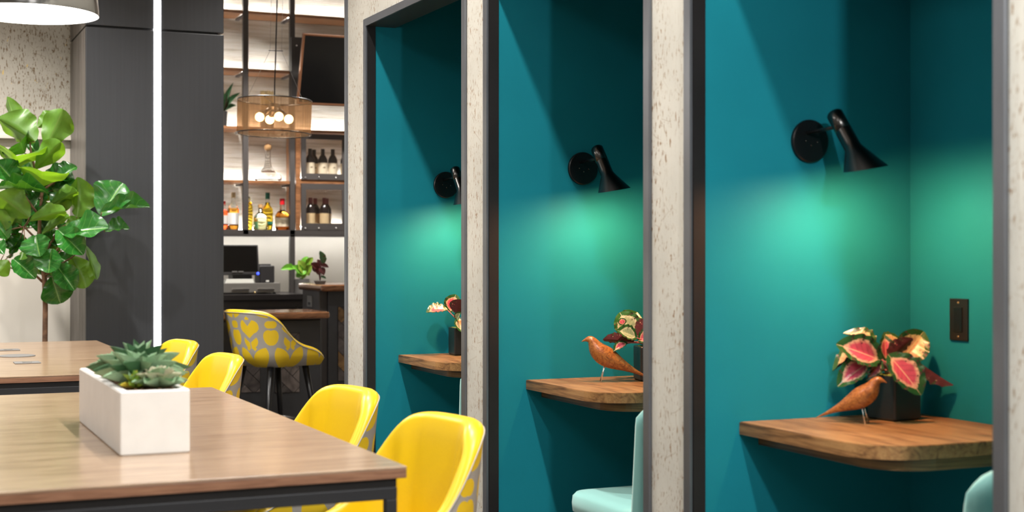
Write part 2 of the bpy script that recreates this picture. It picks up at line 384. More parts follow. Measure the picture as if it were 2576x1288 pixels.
def lathe(bm, prof, n=24, center=(0, 0, 0), closed=False):
    c = Vector(center); rings = []
    for (r, z) in prof:
        if r < 1e-5: rings.append([bm.verts.new(c + Vector((0, 0, z)))])
        else: rings.append([bm.verts.new(c + Vector((r * math.cos(2 * math.pi * i / n), r * math.sin(2 * math.pi * i / n), z))) for i in range(n)])
    for a, b in zip(rings, rings[1:]):
        for i in range(n):
            j = (i + 1) % n
            if len(a) == 1 and len(b) == 1: continue
            if len(a) == 1: bm.faces.new((a[0], b[j], b[i])) 
            elif len(b) == 1: bm.faces.new((a[i], a[j], b[0]))
            else: bm.faces.new((a[i], a[j], b[j], b[i]))
    return rings
def tube(bm, pts, radii, n=10, cap=True):
    pts = [Vector(p) for p in pts]
    if not isinstance(radii, (list, tuple)): radii = [radii] * len(pts)
    rings = []; up = Vector((0.13, 0.21, 0.97))
    for i, p in enumerate(pts):
        d = (pts[min(i + 1, len(pts) - 1)] - pts[max(i - 1, 0)]).normalized()
        a = d.cross(up)
        if a.length < 1e-3: a = d.cross(Vector((1, 0, 0)))
        a.normalize(); b_ = d.cross(a).normalized()
        rings.append([bm.verts.new(p + (a * math.cos(2 * math.pi * k / n) + b_ * math.sin(2 * math.pi * k / n)) * radii[i]) for k in range(n)])
    for r0, r1 in zip(rings, rings[1:]):
        for k in range(n): bm.faces.new((r0[k], r0[(k + 1) % n], r1[(k + 1) % n], r1[k]))
    if cap: bm.faces.new(list(reversed(rings[0]))); bm.faces.new(rings[-1])
    return rings
def tubeo(name, pts, radii, mat, parent=None, n=10, smooth=True):
    bm = bmesh.new(); off = parent.location.copy() if parent is not None and parent.parent is None else Vector((0, 0, 0))
    tube(bm, [Vector(p) - off for p in pts], radii, n); bmesh.ops.recalc_face_normals(bm, faces=bm.faces); return new_obj(name, bm, mat, parent, smooth=smooth)
def loft(bm, rings, cap=True):
    R = [[bm.verts.new(p) for p in r] for r in rings]; n = len(R[0])
    for a, b in zip(R, R[1:]):
        for k in range(n): bm.faces.new((a[k], a[(k + 1) % n], b[(k + 1) % n], b[k]))
    if cap: bm.faces.new(list(reversed(R[0]))); bm.faces.new(R[-1])
    bmesh.ops.recalc_face_normals(bm, faces=bm.faces)
def prism(bm, pts2, z0, z1, bev=0.0):
    a = [bm.verts.new((x, y, z0)) for x, y in pts2]; b = [bm.verts.new((x, y, z1)) for x, y in pts2]; n = len(a)
    fs = [bm.faces.new(list(reversed(a))), bm.faces.new(b)]
    for k in range(n): fs.append(bm.faces.new((a[k], a[(k + 1) % n], b[(k + 1) % n], b[k])))
    bmesh.ops.recalc_face_normals(bm, faces=fs)
    if bev:
        es = [e for e in bm.edges if (e.verts[0].co.z > z1 - 1e-6 and e.verts[1].co.z > z1 - 1e-6)]
        bmesh.ops.bevel(bm, geom=es, offset=bev, segments=2, affect='EDGES')
def struct(name, lo, hi, mat, parent=None, bev=0.0):
    o = boxo(name, lo, hi, mat, parent, bev); o['kind'] = 'structure'; return o

# ------------------------------------------------------------------ room shell
struct('floor', (-4.0, -3.0, -0.1), (5.0, 12.2, 0.0), M['floor'])
struct('ceiling', (-4.0, -3.0, CEIL), (5.0, 12.2, CEIL + 0.1), M['ceiling'])
struct('wall_left', (-4.1, -3.0, 0), (-4.0, 9.6, CEIL), M['cream'])
struct('wall_rear', (-4.0, -3.1, 0), (5.0, -3.0, CEIL), M['cream'])
WY = 9.36
struct('wall_back', (-4.0, WY, 0), (1.9, WY + 0.1, 2.0), M['cream'])
struct('wall_back_upper', (-4.0, WY - 0.004, 2.0), (1.9, WY + 0.1, CEIL), M['cork_gold'])
tr = struct('trim_1', (-4.0, WY - 0.03, 1.975), (1.15, WY, 2.035), M['cream'])
struct('rail_bead', (-4.0, WY - 0.045, 1.96), (1.15, WY, 1.98), M['cream'], tr)
for px in (0,): pass

# ------------------------------------------------------------------ wall with the three alcoves
NI = [dict(y0=4.955, y1=6.108), dict(y0=3.562, y1=4.712), dict(y0=2.165, y1=3.305)]   # far, middle, near
XW, XB, FW, ZH = 2.0, 2.732, 0.034, 2.269
wr = bpy.data.objects.new('wall_right', None); C.objects.link(wr); wr['kind'] = 'structure'
segs = [(-3.0, NI[2]['y0'] - FW), (NI[2]['y1'] + FW, NI[1]['y0'] - FW), (NI[1]['y1'] + FW, NI[0]['y0'] - FW), (NI[0]['y1'] + FW, 6.40)]
for (a, b_) in segs: boxo('wallpaper_panel', (XW, a, 0), (XW + 0.04, b_, ZH + FW), M['cork'], wr)
boxo('wallpaper_panel', (XW, -3.0, ZH + FW), (XW + 0.04, 6.40, CEIL), M['cork'], wr)
boxo('wall_return', (XW + 0.04, 6.30, 0), (5.0, 6.40, CEIL), M['cream'], wr)
struct('trim_2', (XW - 0.008, 6.40, 0), (XW + 0.10, 6.432, CEIL), M['frame_steel'])
for i, n in enumerate(NI):
    y0, y1 = n['y0'], n['y1']
    nw = bpy.data.objects.new('wall_alcove', None); C.objects.link(nw); nw['kind'] = 'structure'
    nw['label'] = ['teal alcove walls closest to the bar opening', 'teal walls of the alcove between the other two', 'teal alcove walls with the black outlet'][i]
    boxo('side_wall', (XW + 0.037, y1, 0), (XB + 0.04, y1 + 0.05, 2.62), M['teal'], nw)
    boxo('side_wall', (XW + 0.037, y0 - 0.05, 0), (XB + 0.04, y0, 2.62), M['teal'], nw)
    boxo('back_wall', (XB, y0, 0), (XB + 0.05, y1, 2.62), M['teal'], nw)
    boxo('alcove_ceiling', (XW + 0.04, y0 - 0.05, 2.62), (XB + 0.05, y1 + 0.05, 2.66), M['teal'], nw)
    fr = bpy.data.objects.new('trim_%d' % (i + 3), None); C.objects.link(fr); fr['kind'] = 'structure'
    for (a, b_) in ((y0 - FW, y0), (y1, y1 + FW)):
        boxo('face_strip', (XW - 0.010, a, 0), (XW, b_, ZH + FW), M['frame_steel'], fr, 0.0015, 1)
    boxo('head_strip', (XW - 0.010, y0, ZH), (XW, y1, ZH + FW), M['frame_steel'], fr, 0.0015, 1)
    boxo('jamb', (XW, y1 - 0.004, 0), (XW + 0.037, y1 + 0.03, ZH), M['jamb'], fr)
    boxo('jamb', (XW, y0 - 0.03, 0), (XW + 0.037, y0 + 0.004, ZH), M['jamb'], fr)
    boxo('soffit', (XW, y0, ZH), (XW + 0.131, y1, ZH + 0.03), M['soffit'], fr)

# ------------------------------------------------------------------ column with the light strip
CY = 8.6
cxl, cxr = onY(216, 66, CY).x, onY(563, 86, CY).x
ledl, ledr = onY(387.5, 60, CY).x, onY(404.5, 60, CY).x
zj = onY(390, 75, CY).z; zled = onY(395, 898, CY).z
col = thing('column', ((cxl + cxr) / 2, CY + 0.4, 0), 'charcoal panelled column with a vertical white light strip', 'column')
boxo('core', (cxl + 0.03, CY + 0.03, 0), (cxr - 0.03, WY, CEIL), M['jamb'], col)
for (a, b_) in ((0.0, zj - 0.006), (zj + 0.006, CEIL)):
    boxo('front_panel', (cxl, CY, a), (ledl, CY + 0.035, b_), M['col_front'], col, 0.004)
    boxo('front_panel', (ledr, CY, a), (cxr, CY + 0.035, b_), M['col_front'], col, 0.004)
    boxo('side_panel', (cxl, CY + 0.036, a), (cxl + 0.035, WY - 0.002, b_), M['col_side'], col, 0.002)
    boxo('side_panel', (cxr - 0.035, CY + 0.036, a), (cxr, WY - 0.002, b_), M['col_side'], col, 0.002)
ls = boxo('light_strip', (ledl, CY - 0.004, zled), (ledr, CY + 0.02, CEIL), M['led'], col); ls['label'] = 'glowing white vertical light strip'
boxo('strip_cover', (ledl, CY + 0.002, 0), (ledr, CY + 0.03, zled), M['col_front'], col)

# ------------------------------------------------------------------ ceiling fixtures
for i, (x, y) in enumerate(FILL_PANELS):  # unseen panels, added only as soft fill light
    t_ = thing('added_fill_panel', (x, y, CEIL - 0.03), 'square flat white ceiling panel added for fill light', 'ceiling light', 'added fill light panels')
    boxo('panel_frame', (x - 0.62, y - 0.62, CEIL - 0.03), (x + 0.62, y + 0.62, CEIL), M['white_paint'], t_)
    boxo('diffuser', (x - 0.58, y - 0.58, CEIL - 0.036), (x + 0.58, y + 0.58, CEIL - 0.0301), M['fill_panel_glow'], t_)
for i, (x, y, p) in enumerate(DOWN):
    t_ = thing('downlight', (x, y, CEIL), 'small round recessed ceiling spotlight', 'ceiling light', 'ceiling spotlights')
    bm = bmesh.new(); lathe(bm, [(0.05, -0.004), (0.075, -0.008), (0.08, 0.0), (0.05, 0.0), (0.05, -0.004)], 24); new_obj('bezel', bm, M['white_paint'], t_)
    bm = bmesh.new(); lathe(bm, [(0, -0.002), (0.049, -0.002), (0.049, 0.0)], 24); new_obj('lens', bm, M['spot_led'], t_)

# ------------------------------------------------------------------ alcove desks, sconces, chairs
def rounded_plan(x0, x1, y0, y1, r, n=10):
    """rectangle with its (x0,y0) corner rounded"""
    p = [(x1, y0), (x1, y1), (x0, y1)]
    for k in range(n + 1):
        a = math.pi + (math.pi / 2) * k / n
        p.append((x0 + r + r * math.cos(a), y0 + r + r * math.sin(a)))
    return p
DESKZ = 0.788
WHERE = ['in the alcove beside the bar opening', 'in the alcove between the other two', 'in the alcove with the black outlet']
for i, n in enumerate(NI):
    y1 = n['y1']
    d = thing('corner_desk', (2.44, y1 - 0.3, DESKZ), 'oak wall desk with a rounded corner ' + WHERE[i], 'desk', 'wall desks in the alcoves')
    ox, oy = d.location.x, d.location.y
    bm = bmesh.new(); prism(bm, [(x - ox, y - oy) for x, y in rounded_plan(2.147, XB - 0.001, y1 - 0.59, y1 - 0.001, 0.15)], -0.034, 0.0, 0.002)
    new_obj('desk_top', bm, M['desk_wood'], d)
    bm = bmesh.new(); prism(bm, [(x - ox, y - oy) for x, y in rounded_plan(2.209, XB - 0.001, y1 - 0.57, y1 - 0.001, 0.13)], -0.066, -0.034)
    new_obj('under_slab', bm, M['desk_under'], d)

T0, J0, R0 = onX(2099, 286, 2.376), onX(2146, 372, 2.376), onX(2178, 425, 2.376)
for v in (T0, J0, R0): v.y -= NI[2]['y1']
def sconce(i):
    y1 = NI[i]['y1']; base = Vector((2.376, y1, 1.562))
    s = thing('wall_sconce', base, 'black cone wall lamp ' + WHERE[i], 'wall lamp', 'black wall lamps in the alcoves')
    bm = bmesh.new(); rg = lathe(bm, [(0, 0), (0.060, 0), (0.061, 0.004), (0.060, 0.010), (0.057, 0.013), (0, 0.0135)], 48)
    bmesh.ops.rotate(bm, verts=bm.verts, cent=(0, 0, 0), matrix=Matrix.Rotation(math.pi / 2, 3, 'X'))
    bmesh.ops.recalc_face_normals(bm, faces=bm.faces)
    pl = new_obj('back_plate', bm, M['black_metal'], s, smooth=False)
    for (dx, dz) in ((-0.018, 0.0), (0.02, -0.002), (0.0, -0.012)):
        bm = bmesh.new(); bmesh.ops.create_uvsphere(bm, u_segments=10, v_segments=6, radius=0.0035, matrix=Matrix.Translation((dx, -0.0135, dz)))
        new_obj('screw', bm, M['lamp_black'], pl, smooth=True)
    piv = T0.lerp(J0, 0.36); piv = Vector((0, piv.y, piv.z - 1.562))
    tubeo('arm', [base + Vector((-0.012, -0.012, 0.022)), base + piv], 0.0052, M['black_metal'], s)
    T = Vector((0, T0.y, T0.z - 1.562)); J = Vector((0, J0.y, J0.z - 1.562)); R = Vector((0, R0.y, R0.z - 1.562))
    TX, TY = 0.17, -0.02   # tilt of the rim
    ax = (J - T).normalized(); a = Vector((1, 0, 0)); b_ = ax.cross(a).normalized(); nn = 40
    def perp(c, r): return [c + (a * math.cos(2 * math.pi * k / nn) + b_ * math.sin(2 * math.pi * k / nn)) * r for k in range(nn)]
    def flat(c, r):
        sgn = 1 if b_.y > 0 else -1
        return [c + (Vector((1, 0, TX)) * math.cos(2 * math.pi * k / nn) + Vector((0, sgn, sgn * TY)) * math.sin(2 * math.pi * k / nn)) * r for k in range(nn)]
    def mixr(p, q, t): return [u.lerp(v, t) for u, v in zip(p, q)]
    bm = bmesh.new(); loft(bm, [perp(T, 0.016), perp(T + ax * 0.001, 0.0205), perp(T + ax * 0.004, 0.0225), perp(T.lerp(J, 0.52), 0.0225)]); new_obj('lamp_neck', bm, M['lamp_black'], s, smooth=True)
    p0, p1 = perp(J, 0.0227), flat(R, 0.058)
    bm = bmesh.new(); loft(bm, [perp(T.lerp(J, 0.53), 0.0227), perp(T.lerp(J, 0.9), 0.0227), mixr(p0, p1, 0.03), mixr(p0, p1, 0.3), mixr(p0, p1, 0.65), p1], cap=False); sh = new_obj('lamp_shade', bm, M['lamp_black'], s, smooth=True)
    q0, q1 = perp(J, 0.0205), flat(R, 0.0565)
    bm = bmesh.new(); loft(bm, [[J.copy() for _ in range(nn)], q0, mixr(q0, q1, 0.5), q1, p1], cap=False); new_obj('shade_lining', bm, M['lamp_inner'], sh, smooth=True)
    B = J.lerp(R, 0.40)
    bm = bmesh.new(); bmesh.ops.create_uvsphere(bm, u_segments=16, v_segments=10, radius=0.014, matrix=Matrix.Translation(B)); new_obj('bulb', bm, M['sconce_bulb'], s, smooth=True)
    light('sconce_light', 'POINT', base + R + Vector((0, 0.004, 0.015)), SCONCE_W, (1.0, 0.46, 0.20), 0.022, parent=s)
SCONCE_W = 23.0
for i in range(3): sconce(i)

# black outlet on the back wall of the near alcove
o_c = onX(2415, 804, XB)
ol = thing('wall_outlet', (XB, o_c.y, o_c.z), 'black duplex power outlet on the teal back wall', 'outlet')
bm = bmesh.new(); box(bm, (-0.006, -0.036, -0.058), (0, 0.036, 0.058), 0.002); new_obj('cover_plate', bm, M['outlet'], ol)
bm = bmesh.new(); box(bm, (-0.009, -0.0165, -0.034), (-0.006, 0.0165, 0.034), 0.001); rec = new_obj('receptacle', bm, M['black_metal'], ol)
for dz in (0.018, -0.018):
    for dy in (-0.006, 0.006):
        bm = bmesh.new(); box(bm, (-0.0095, dy - 0.001, dz - 0.004), (-0.009, dy + 0.001, dz + 0.004)); new_obj('slot', bm, M['outlet_slot'], rec)
    bm = bmesh.new(); box(bm, (-0.0095, -0.002, dz - 0.011), (-0.009, 0.002, dz - 0.007)); new_obj('slot', bm, M['outlet_slot'], rec)
for dz in (0.047, -0.047):
    bm = bmesh.new(); bmesh.ops.create_uvsphere(bm, u_segments=8, v_segments=6, radius=0.003, matrix=Matrix.Translation((-0.006, 0, dz))); new_obj('screw', bm, M['brass'], ol, smooth=True)

# mint chairs standing in the alcoves, facing the desks
def mint_chair(loc, rz, label):
    c = thing('mint_chair', loc, label, 'chair', 'mint chairs in the alcoves', rz)
    def pad(name, w, d, h, z, lean=0.0, r=0.06):
        pass
    # seat: rounded slab, front towards +y
    pts = []
    for sx, sy in ((1, -1), (1, 1), (-1, 1), (-1, -1)):
        for k in range(7):
            a0 = {(1, -1): -math.pi / 2, (1, 1): 0, (-1, 1): math.pi / 2, (-1, -1): math.pi}[(sx, sy)]
            a = a0 + math.pi / 2 * k / 6; r = 0.075
            pts.append((sx * (0.235 - r) + r * math.cos(a), sy * (0.23 - r) + r * math.sin(a) + 0.02))
    def ring(s, z): return [Vector((x * s, 0.02 + (y - 0.02) * s, z)) for x, y in pts]
    bm = bmesh.new(); loft(bm, [ring(0.93, 0.365), ring(0.99, 0.375), ring(1.0, 0.40), ring(0.99, 0.425), ring(0.95, 0.437), ring(0.80, 0.443)]); new_obj('seat', bm, M['mint'], c, smooth=True)
    # curved backrest with channels
    nx, nz = 25, 14; bm = bmesh.new(); F = []; K = []
    for iz in range(nz + 1):
        tz = iz / nz; rowf, rowb = [], []
        for ix in range(nx + 1):
            tx = ix / nx * 2 - 1
            ztop = 0.786 - 0.05 * max(0, (abs(tx) - 0.62) / 0.38) ** 2.2
            z = 0.36 + (ztop - 0.36) * tz
            wdt = 0.225 * (0.94 + 0.06 * tz); x = tx * wdt
            y = -0.235 - 0.06 * tz + 0.055 * tx * tx
            puff = 0.006 * abs(math.sin((tx + 1) * 0.5 * math.pi * 5)) * (0.3 + 0.7 * math.sin(math.pi * min(1, tz * 0.98 + 0.01)))
            th = 0.022 * (1 - 0.75 * max(0, abs(tx) - 0.85) / 0.15) * (1 - 0.6 * max(0, tz - 0.93) / 0.07)
            rowf.append(bm.verts.new((x, y + th + puff, z))); rowb.append(bm.verts.new((x, y - th, z)))
        F.append(rowf); K.append(rowb)
    for iz in range(nz):
        for ix in range(nx):
            bm.faces.new((F[iz][ix], F[iz][ix + 1], F[iz + 1][ix + 1], F[iz + 1][ix])); bm.faces.new((K[iz][ix + 1], K[iz][ix], K[iz + 1][ix], K[iz + 1][ix + 1]))
        for e in (0, nx): bm.faces.new((F[iz][e], F[iz + 1][e], K[iz + 1][e], K[iz][e]))
    for ix in range(nx):
        for e in (0, nz): bm.faces.new((F[e][ix], K[e][ix], K[e][ix + 1], F[e][ix + 1]))
    bmesh.ops.recalc_face_normals(bm, faces=bm.faces); new_obj('backrest', bm, M['mint'], c, smooth=True)
    for sx in (-1, 1):
        for sy in (-1, 1):
            bm = bmesh.new(); tube(bm, [(sx * 0.17, sy * 0.16 + 0.02, 0.37), (sx * 0.21, sy * 0.21 + 0.02, 0.0)], [0.014, 0.009], 10); new_obj('leg', bm, M['black_metal'], c, smooth=True)
mint_chair((2.375, 5.60, 0), 0.0, 'mint upholstered chair ' + WHERE[0])
mint_chair((2.375, 4.13, 0), 0.0, 'mint upholstered chair ' + WHERE[1])
mint_chair((2.335, 2.64, 0), 0.06, 'mint upholstered chair with channelled back ' + WHERE[2])

# ------------------------------------------------------------------ leaves
def leaf_mesh(name, outline, nu=12, nv=4, fold=0.25, curl=0.15, wave=0.0, waves=4, mats=None, thick=0.0):
    """unit leaf: x 0..1 base to tip, half width 1*outline(u) in y, z up; uv u, v in -1..1"""
    me = bpy.data.meshes.new(name); vs, fs, uv, mi = [], [], [], []
    def add(off, idx, flip):
        b0 = len(vs)
        for i in range(nu + 1):
            u = i / nu; hw = outline(u)
            for j in range(-nv, nv + 1):
                v = j / nv
                z = fold * abs(v) * hw - curl * (u - 0.0) ** 2 + wave * math.sin(u * math.pi * 2 * waves + (0 if v > 0 else 1.3)) * abs(v) ** 2 * hw
                vs.append((u, v * hw, z + off)); uv.append((u, v))
        w_ = 2 * nv + 1
        for i in range(nu):
            for j in range(2 * nv):
                f = (b0 + i * w_ + j, b0 + (i + 1) * w_ + j, b0 + (i + 1) * w_ + j + 1, b0 + i * w_ + j + 1)
                fs.append(tuple(reversed(f)) if flip else f); mi.append(idx)
    add(0, 0, False)
    if thick: add(-thick, 1, True)
    me.from_pydata(vs, [], fs); l = me.uv_layers.new(name='UVMap')
    for p in me.polygons:
        p.use_smooth = True; p.material_index = mi[p.index]
        for li in p.loop_indices: l.data[li].uv = uv[me.loops[li].vertex_index]
    for mm in mats: me.materials.append(mm)
    me.update(); return me
def fiddle(u): return max(0.02, (math.sin(math.pi * min(1, u ** 1.15 * 0.97 + 0.015)) ** 0.62) * (0.80 + 0.30 * u) * (1 - 0.10 * math.exp(-((u - 0.38) / 0.16) ** 2)))
def oval(u): return max(0.01, math.sin(math.pi * min(1, u * 0.985 + 0.008)) ** 0.62)
def pointed(u): return max(0.005, math.sin(math.pi * (u ** 0.75)) ** 0.9)
def place_leaf(me, name, parent, B, T, nrm, halfw):
    B, T = Vector(B), Vector(T); d = T - B; L = d.length; x = d / L
    z = Vector(nrm); z = (z - x * z.dot(x)).normalized(); y = z.cross(x)
    m = Matrix(((x.x * L, y.x * halfw, z.x * L, B.x), (x.y * L, y.y * halfw, z.y * L, B.y), (x.z * L, y.z * halfw, z.z * L, B.z), (0, 0, 0, 1)))
    o = bpy.data.objects.new(name, me); C.objects.link(o); o.parent = parent
    o.matrix_local = Matrix.Translation(parent.location).inverted() @ m
    return o
FWD = Vector((S_, C_, 0)); RGT = Vector((C_, -S_, 0)); UP = Vector((0, 0, 1))

# fiddle leaf fig by the column
FD = 8.15
fig_loc = atD(113, 900, FD); fig_loc.z = 0
fig = thing('fiddle_leaf_fig', fig_loc, 'tall fiddle-leaf fig tree with big glossy leaves beside the charcoal column', 'plant')
bm = bmesh.new(); lathe(bm, [(0, 0), (0.15, 0), (0.19, 0.36), (0.17, 0.36), (0.165, 0.33), (0, 0.33)], 32); new_obj('pot', bm, M['concrete_grey'], fig, smooth=False)
bm = bmesh.new(); lathe(bm, [(0, 0.345), (0.164, 0.335)], 24); new_obj('potting_soil', bm, M['soil'], fig)
P = lambda x, y, dd=0.0: atD(x, y, FD + dd)
tp = [Vector((fig_loc.x, fig_loc.y, 0.33)), P(113, 1000), P(113, 860), P(114, 770), P(112, 700), P(106, 655), P(98, 610), P(100, 545), P(106, 480), P(88, 425), P(78, 385), P(75, 350)]
tubeo('trunk', tp, [0.017, 0.0165, 0.015, 0.0145, 0.015, 0.0125, 0.011, 0.010, 0.009, 0.007, 0.006, 0.004], M['bark'], fig, 12)
branches = [[(110, 712, 0), (92, 695, -.02), (70, 682, -.04), (38, 678, -.06), (-5, 662, -.08)], [(112, 690, 0), (128, 650, -.05), (165, 600, -.08), (212, 563, -.1), (252, 545, -.1)],
            [(105, 650, 0), (150, 575, .03), (190, 550, .02)], [(98, 608, 0), (60, 570, -.04), (15, 580, -.06)], [(106, 480, 0), (140, 455, .02), (150, 448, .02)], [(100, 545, 0), (60, 490, -.05), (42, 465, -.06)],
            [(112, 695, 0), (140, 672, -.03), (180, 648, -.05), (215, 618, -.05)]]
nodes = [p for p in tp[3:]]
for br in branches:
    pts = [P(*q) for q in br]; nodes += pts
    tubeo('branch', pts, [0.008 - 0.005 * k / (len(pts) - 1) for k in range(len(pts))], M['bark'], fig, 8)
fm = {}
for key in ('top', 'under'):
    fm[key] = [leaf_mesh('fig_leaf', fiddle, 16, 5, f, c, w_, k, [M['fig_' + key]]) for (f, c, w_, k) in ((0.32, 0.16, 0.07, 3), (0.42, 0.22, 0.09, 3), (0.20, 0.10, 0.08, 2))]
# base px, tip px, half width px, side seen, depth offset of base / tip (m), tilt
LV = [((38, 322), (24, 248), 15, 'u', .02, .08), ((88, 356), (8, 296), 34, 'u', -.04, -.02), ((116, 370), (160, 276), 30, 'u', -.02, .0), ((96, 320), (142, 286), 16, 'u', .06, .10),
      ((38, 426), (46, 372), 52, 'u', -.02, -.22), ((90, 424), (155, 354), 23, 'u', -.05, -.10), ((62, 386), (46, 352), 34, 't', .02, -.10), ((42, 466), (-6, 404), 24, 't', -.08, -.14),
      ((104, 468), (108, 424), 46, 'u', -.06, -.22), ((146, 452), (190, 414), 19, 't', .04, .08), ((-2, 476), (113, 470), 11, 't', -.16, -.20), ((73, 548), (-4, 486), 31, 'u', -.14, -.20),
      ((15, 578), (-18, 500), 32, 'u', -.12, -.16), ((76, 542), (104, 478), 26, 't', .02, .04), ((130, 516), (192, 452), 26, 't', .03, .06), ((128, 516), (196, 476), 15, 'u', -.03, -.06),
      ((193, 546), (203, 452), 28, 'u', -.02, .04), ((254, 542), (306, 458), 38, 't', -.10, -.06), ((256, 534), (373, 510), 18, 't', -.13, -.10), ((264, 584), (324, 568), 18, 't', -.10, -.06),
      ((160, 590), (266, 566), 30, 't', -.16, -.22), ((146, 578), (206, 634), 26, 't', -.15, -.22), ((166, 576), (200, 550), 14, 'u', -.02, .0), ((74, 556), (168, 526), 17, 'u', -.12, -.18),
      ((106, 590), (176, 538), 11, 'u', -.08, -.12), ((90, 592), (96, 640), 29, 't', -.14, -.20), ((130, 626), (120, 684), 27, 't', -.12, -.18), ((62, 600), (56, 656), 13, 'u', -.12, -.16),
      ((34, 652), (86, 694), 23, 't', -.12, -.16), ((22, 655), (-8, 690), 18, 'u', -.10, -.14), ((88, 682), (130, 690), 14, 'u', .02, .06), ((142, 668), (186, 724), 24, 't', -.06, -.10),
      ((130, 696), (152, 764), 30, 't', -.02, .0), ((180, 646), (218, 722), 28, 'u', -.02, .02), ((214, 618), (246, 702), 9, 'u', -.06, -.04), ((130, 640), (188, 664), 17, 't', .02, .05),
      ((20, 600), (-10, 560), 20, 't', -.10, -.14), ((60, 580), (98, 545), 18, 't', .06, .10), ((40, 590), (30, 545), 22, 't', .08, .12), ((95, 600), (140, 575), 20, 't', .05, .10),
      ((30, 640), (62, 600), 20, 't', .04, .08), ((150, 610), (185, 560), 22, 't', .06, .1), ((60, 520), (20, 470), 24, 't', .06, .1), ((80, 440), (40, 425), 20, 't', .05, .1),
      ((130, 470), (165, 440), 22, 't', .08, .1), ((10, 640), (-15, 610), 16, 't', -.02, .02), ((90, 640), (60, 625), 14, 'u', .02, .06), ((28, 330), (2, 288), 9, 't', .06, .1),
      ((95, 390), (60, 340), 16, 't', .1, .12), ((180, 600), (215, 545), 16, 't', .06, .08), ((110, 640), (150, 620), 16, 'u', .06, .08), ((20, 560), (-20, 540), 16, 'u', .05, .1), ((160, 625), (130, 590), 18, 't', .04, .08)]
fill = random.Random(11)
for k in range(22):   # inner leaves of the crown, set behind the outer ones
    bx_, by_ = fill.uniform(15, 150), fill.uniform(440, 650); an = fill.uniform(0, 6.28); L_ = fill.uniform(50, 75)
    LV.append(((bx_, by_), (bx_ + L_ * math.cos(an), by_ + L_ * math.sin(an) * 0.8), fill.uniform(18, 26), 't' if k % 3 else 'u', fill.uniform(.03, .10), fill.uniform(.05, .16)))
for k, (b_, t_, hw, sd, d0, d1) in enumerate(LV):
    B, T = P(b_[0], b_[1], d0), P(t_[0], t_[1], d1)
    nn = (-FWD * 0.9 + UP * 0.75 + RGT * random.uniform(-.25, .25)) if sd == 't' else (FWD * 0.95 + UP * 0.5 + RGT * random.uniform(-.3, .3))
    if sd == 'u' and hw > 40: nn = FWD * 0.55 + UP * 1.0
    lf = place_leaf(fm['top' if sd == 't' else 'under'][k % 3], 'leaf', fig, B, T, nn, hw * 1.40 * FD / FPX)
    nd = min(nodes, key=lambda q: (q - B).length)
    if (nd - B).length > 0.004:
        mid = nd.lerp(B, 0.5) - UP * 0.006
        tubeo('petiole', [nd, mid, B], [0.0035, 0.003, 0.0025], M['bark'], fig, 6)

# ------------------------------------------------------------------ calathea pots on the alcove desks
cal_m = {k: [leaf_mesh('calathea_leaf', oval, 14, 5, f, c, 0.05, 5, [M['cal_' + k], M['cal_under']], 0.004) for (f, c) in ((0.18, 0.12), (0.30, 0.30))] for k in ('pink', 'cream', 'green')}
def square_pot(loc, rz, label):
    p = thing('potted_calathea', loc, label, 'plant', 'potted calatheas in the alcoves')
    bm = bmesh.new(); hw = 0.0525; H_ = 0.124
    def sq(s, z, r=0.006):
        out = []
        for cx_, cy_, a0 in ((1, 1, 0), (-1, 1, math.pi / 2), (-1, -1, math.pi), (1, -1, 1.5 * math.pi)):
            for q in range(4):
                a = a0 + math.pi / 2 * q / 3; v = Vector((cx_ * (s - r) + r * math.cos(a), cy_ * (s - r) + r * math.sin(a), z)); v.rotate(Quaternion((0, 0, 1), rz)); out.append(v)
        return out
    loft(bm, [sq(hw - 0.005, 0), sq(hw, 0.006), sq(hw, H_ - 0.003), sq(hw - 0.002, H_), sq(hw - 0.006, H_), sq(hw - 0.007, H_ - 0.012)]); new_obj('pot', bm, M['pot_black'], p)
    bm = bmesh.new(); bmesh.ops.create_grid(bm, x_segments=14, y_segments=14, size=hw - 0.008, matrix=Matrix.Rotation(rz, 4, 'Z'))
    for v in bm.verts: v.co.z = H_ - 0.010 + random.uniform(0, 0.012)
    tag(new_obj('moss', bm, M['moss'], p, smooth=True), kind='stuff'); return p
def add_leaf(p, kind, B, T, n, hw, var=0, stem=True):
    place_leaf(cal_m[kind][var], 'leaf', p, B, T, n, hw)
    if stem:
        b0 = p.location + Vector((random.uniform(-.012, .012), random.uniform(-.012, .012), 0.118))
        tubeo('stem', [b0, b0.lerp(B, 0.5) + UP * 0.008, B], [0.0025, 0.0022, 0.0018], M['cal_stem'], p, 6)
# near alcove
pz = DESKZ + 0.0002
pn = onZ(2250, 1062, pz); pn = Vector((pn.x + 0.046, pn.y + 0.059, pz))
cal3 = square_pot(pn, math.radians(8), 'rose and cream calathea in a square black pot ' + WHERE[2])
Dn = pn.x * S_ + pn.y * C_
Q = lambda x, y, dd=0.0: atD(x, y, Dn + dd)
N1 = -FWD * 1.0 + UP * 0.5
add_leaf(cal3, 'pink', Q(2218, 908, -.03), Q(2112, 862, -.06), -FWD + UP * 0.5, 0.046)
add_leaf(cal3, 'cream', Q(2200, 880, .02), Q(2136, 824, .03), -FWD * .5 + UP, 0.034, 1)
add_leaf(cal3, 'cream', Q(2180, 892, .0), Q(2092, 910, .0), -FWD * .35 + UP, 0.032, 1)
add_leaf(cal3, 'pink', Q(2192, 906, -.03), Q(2108, 966, -.06), -FWD * .9 + UP * .5 - RGT * .3, 0.035)
add_leaf(cal3, 'pink', Q(2228, 908, .0), Q(2228, 842, .01), -FWD + UP * .2 + RGT * .2, 0.023)
add_leaf(cal3, 'pink', Q(2236, 908, -.02), Q(2292, 846, -.05), FWD * .9 + UP * .1 - RGT * .3, 0.026)
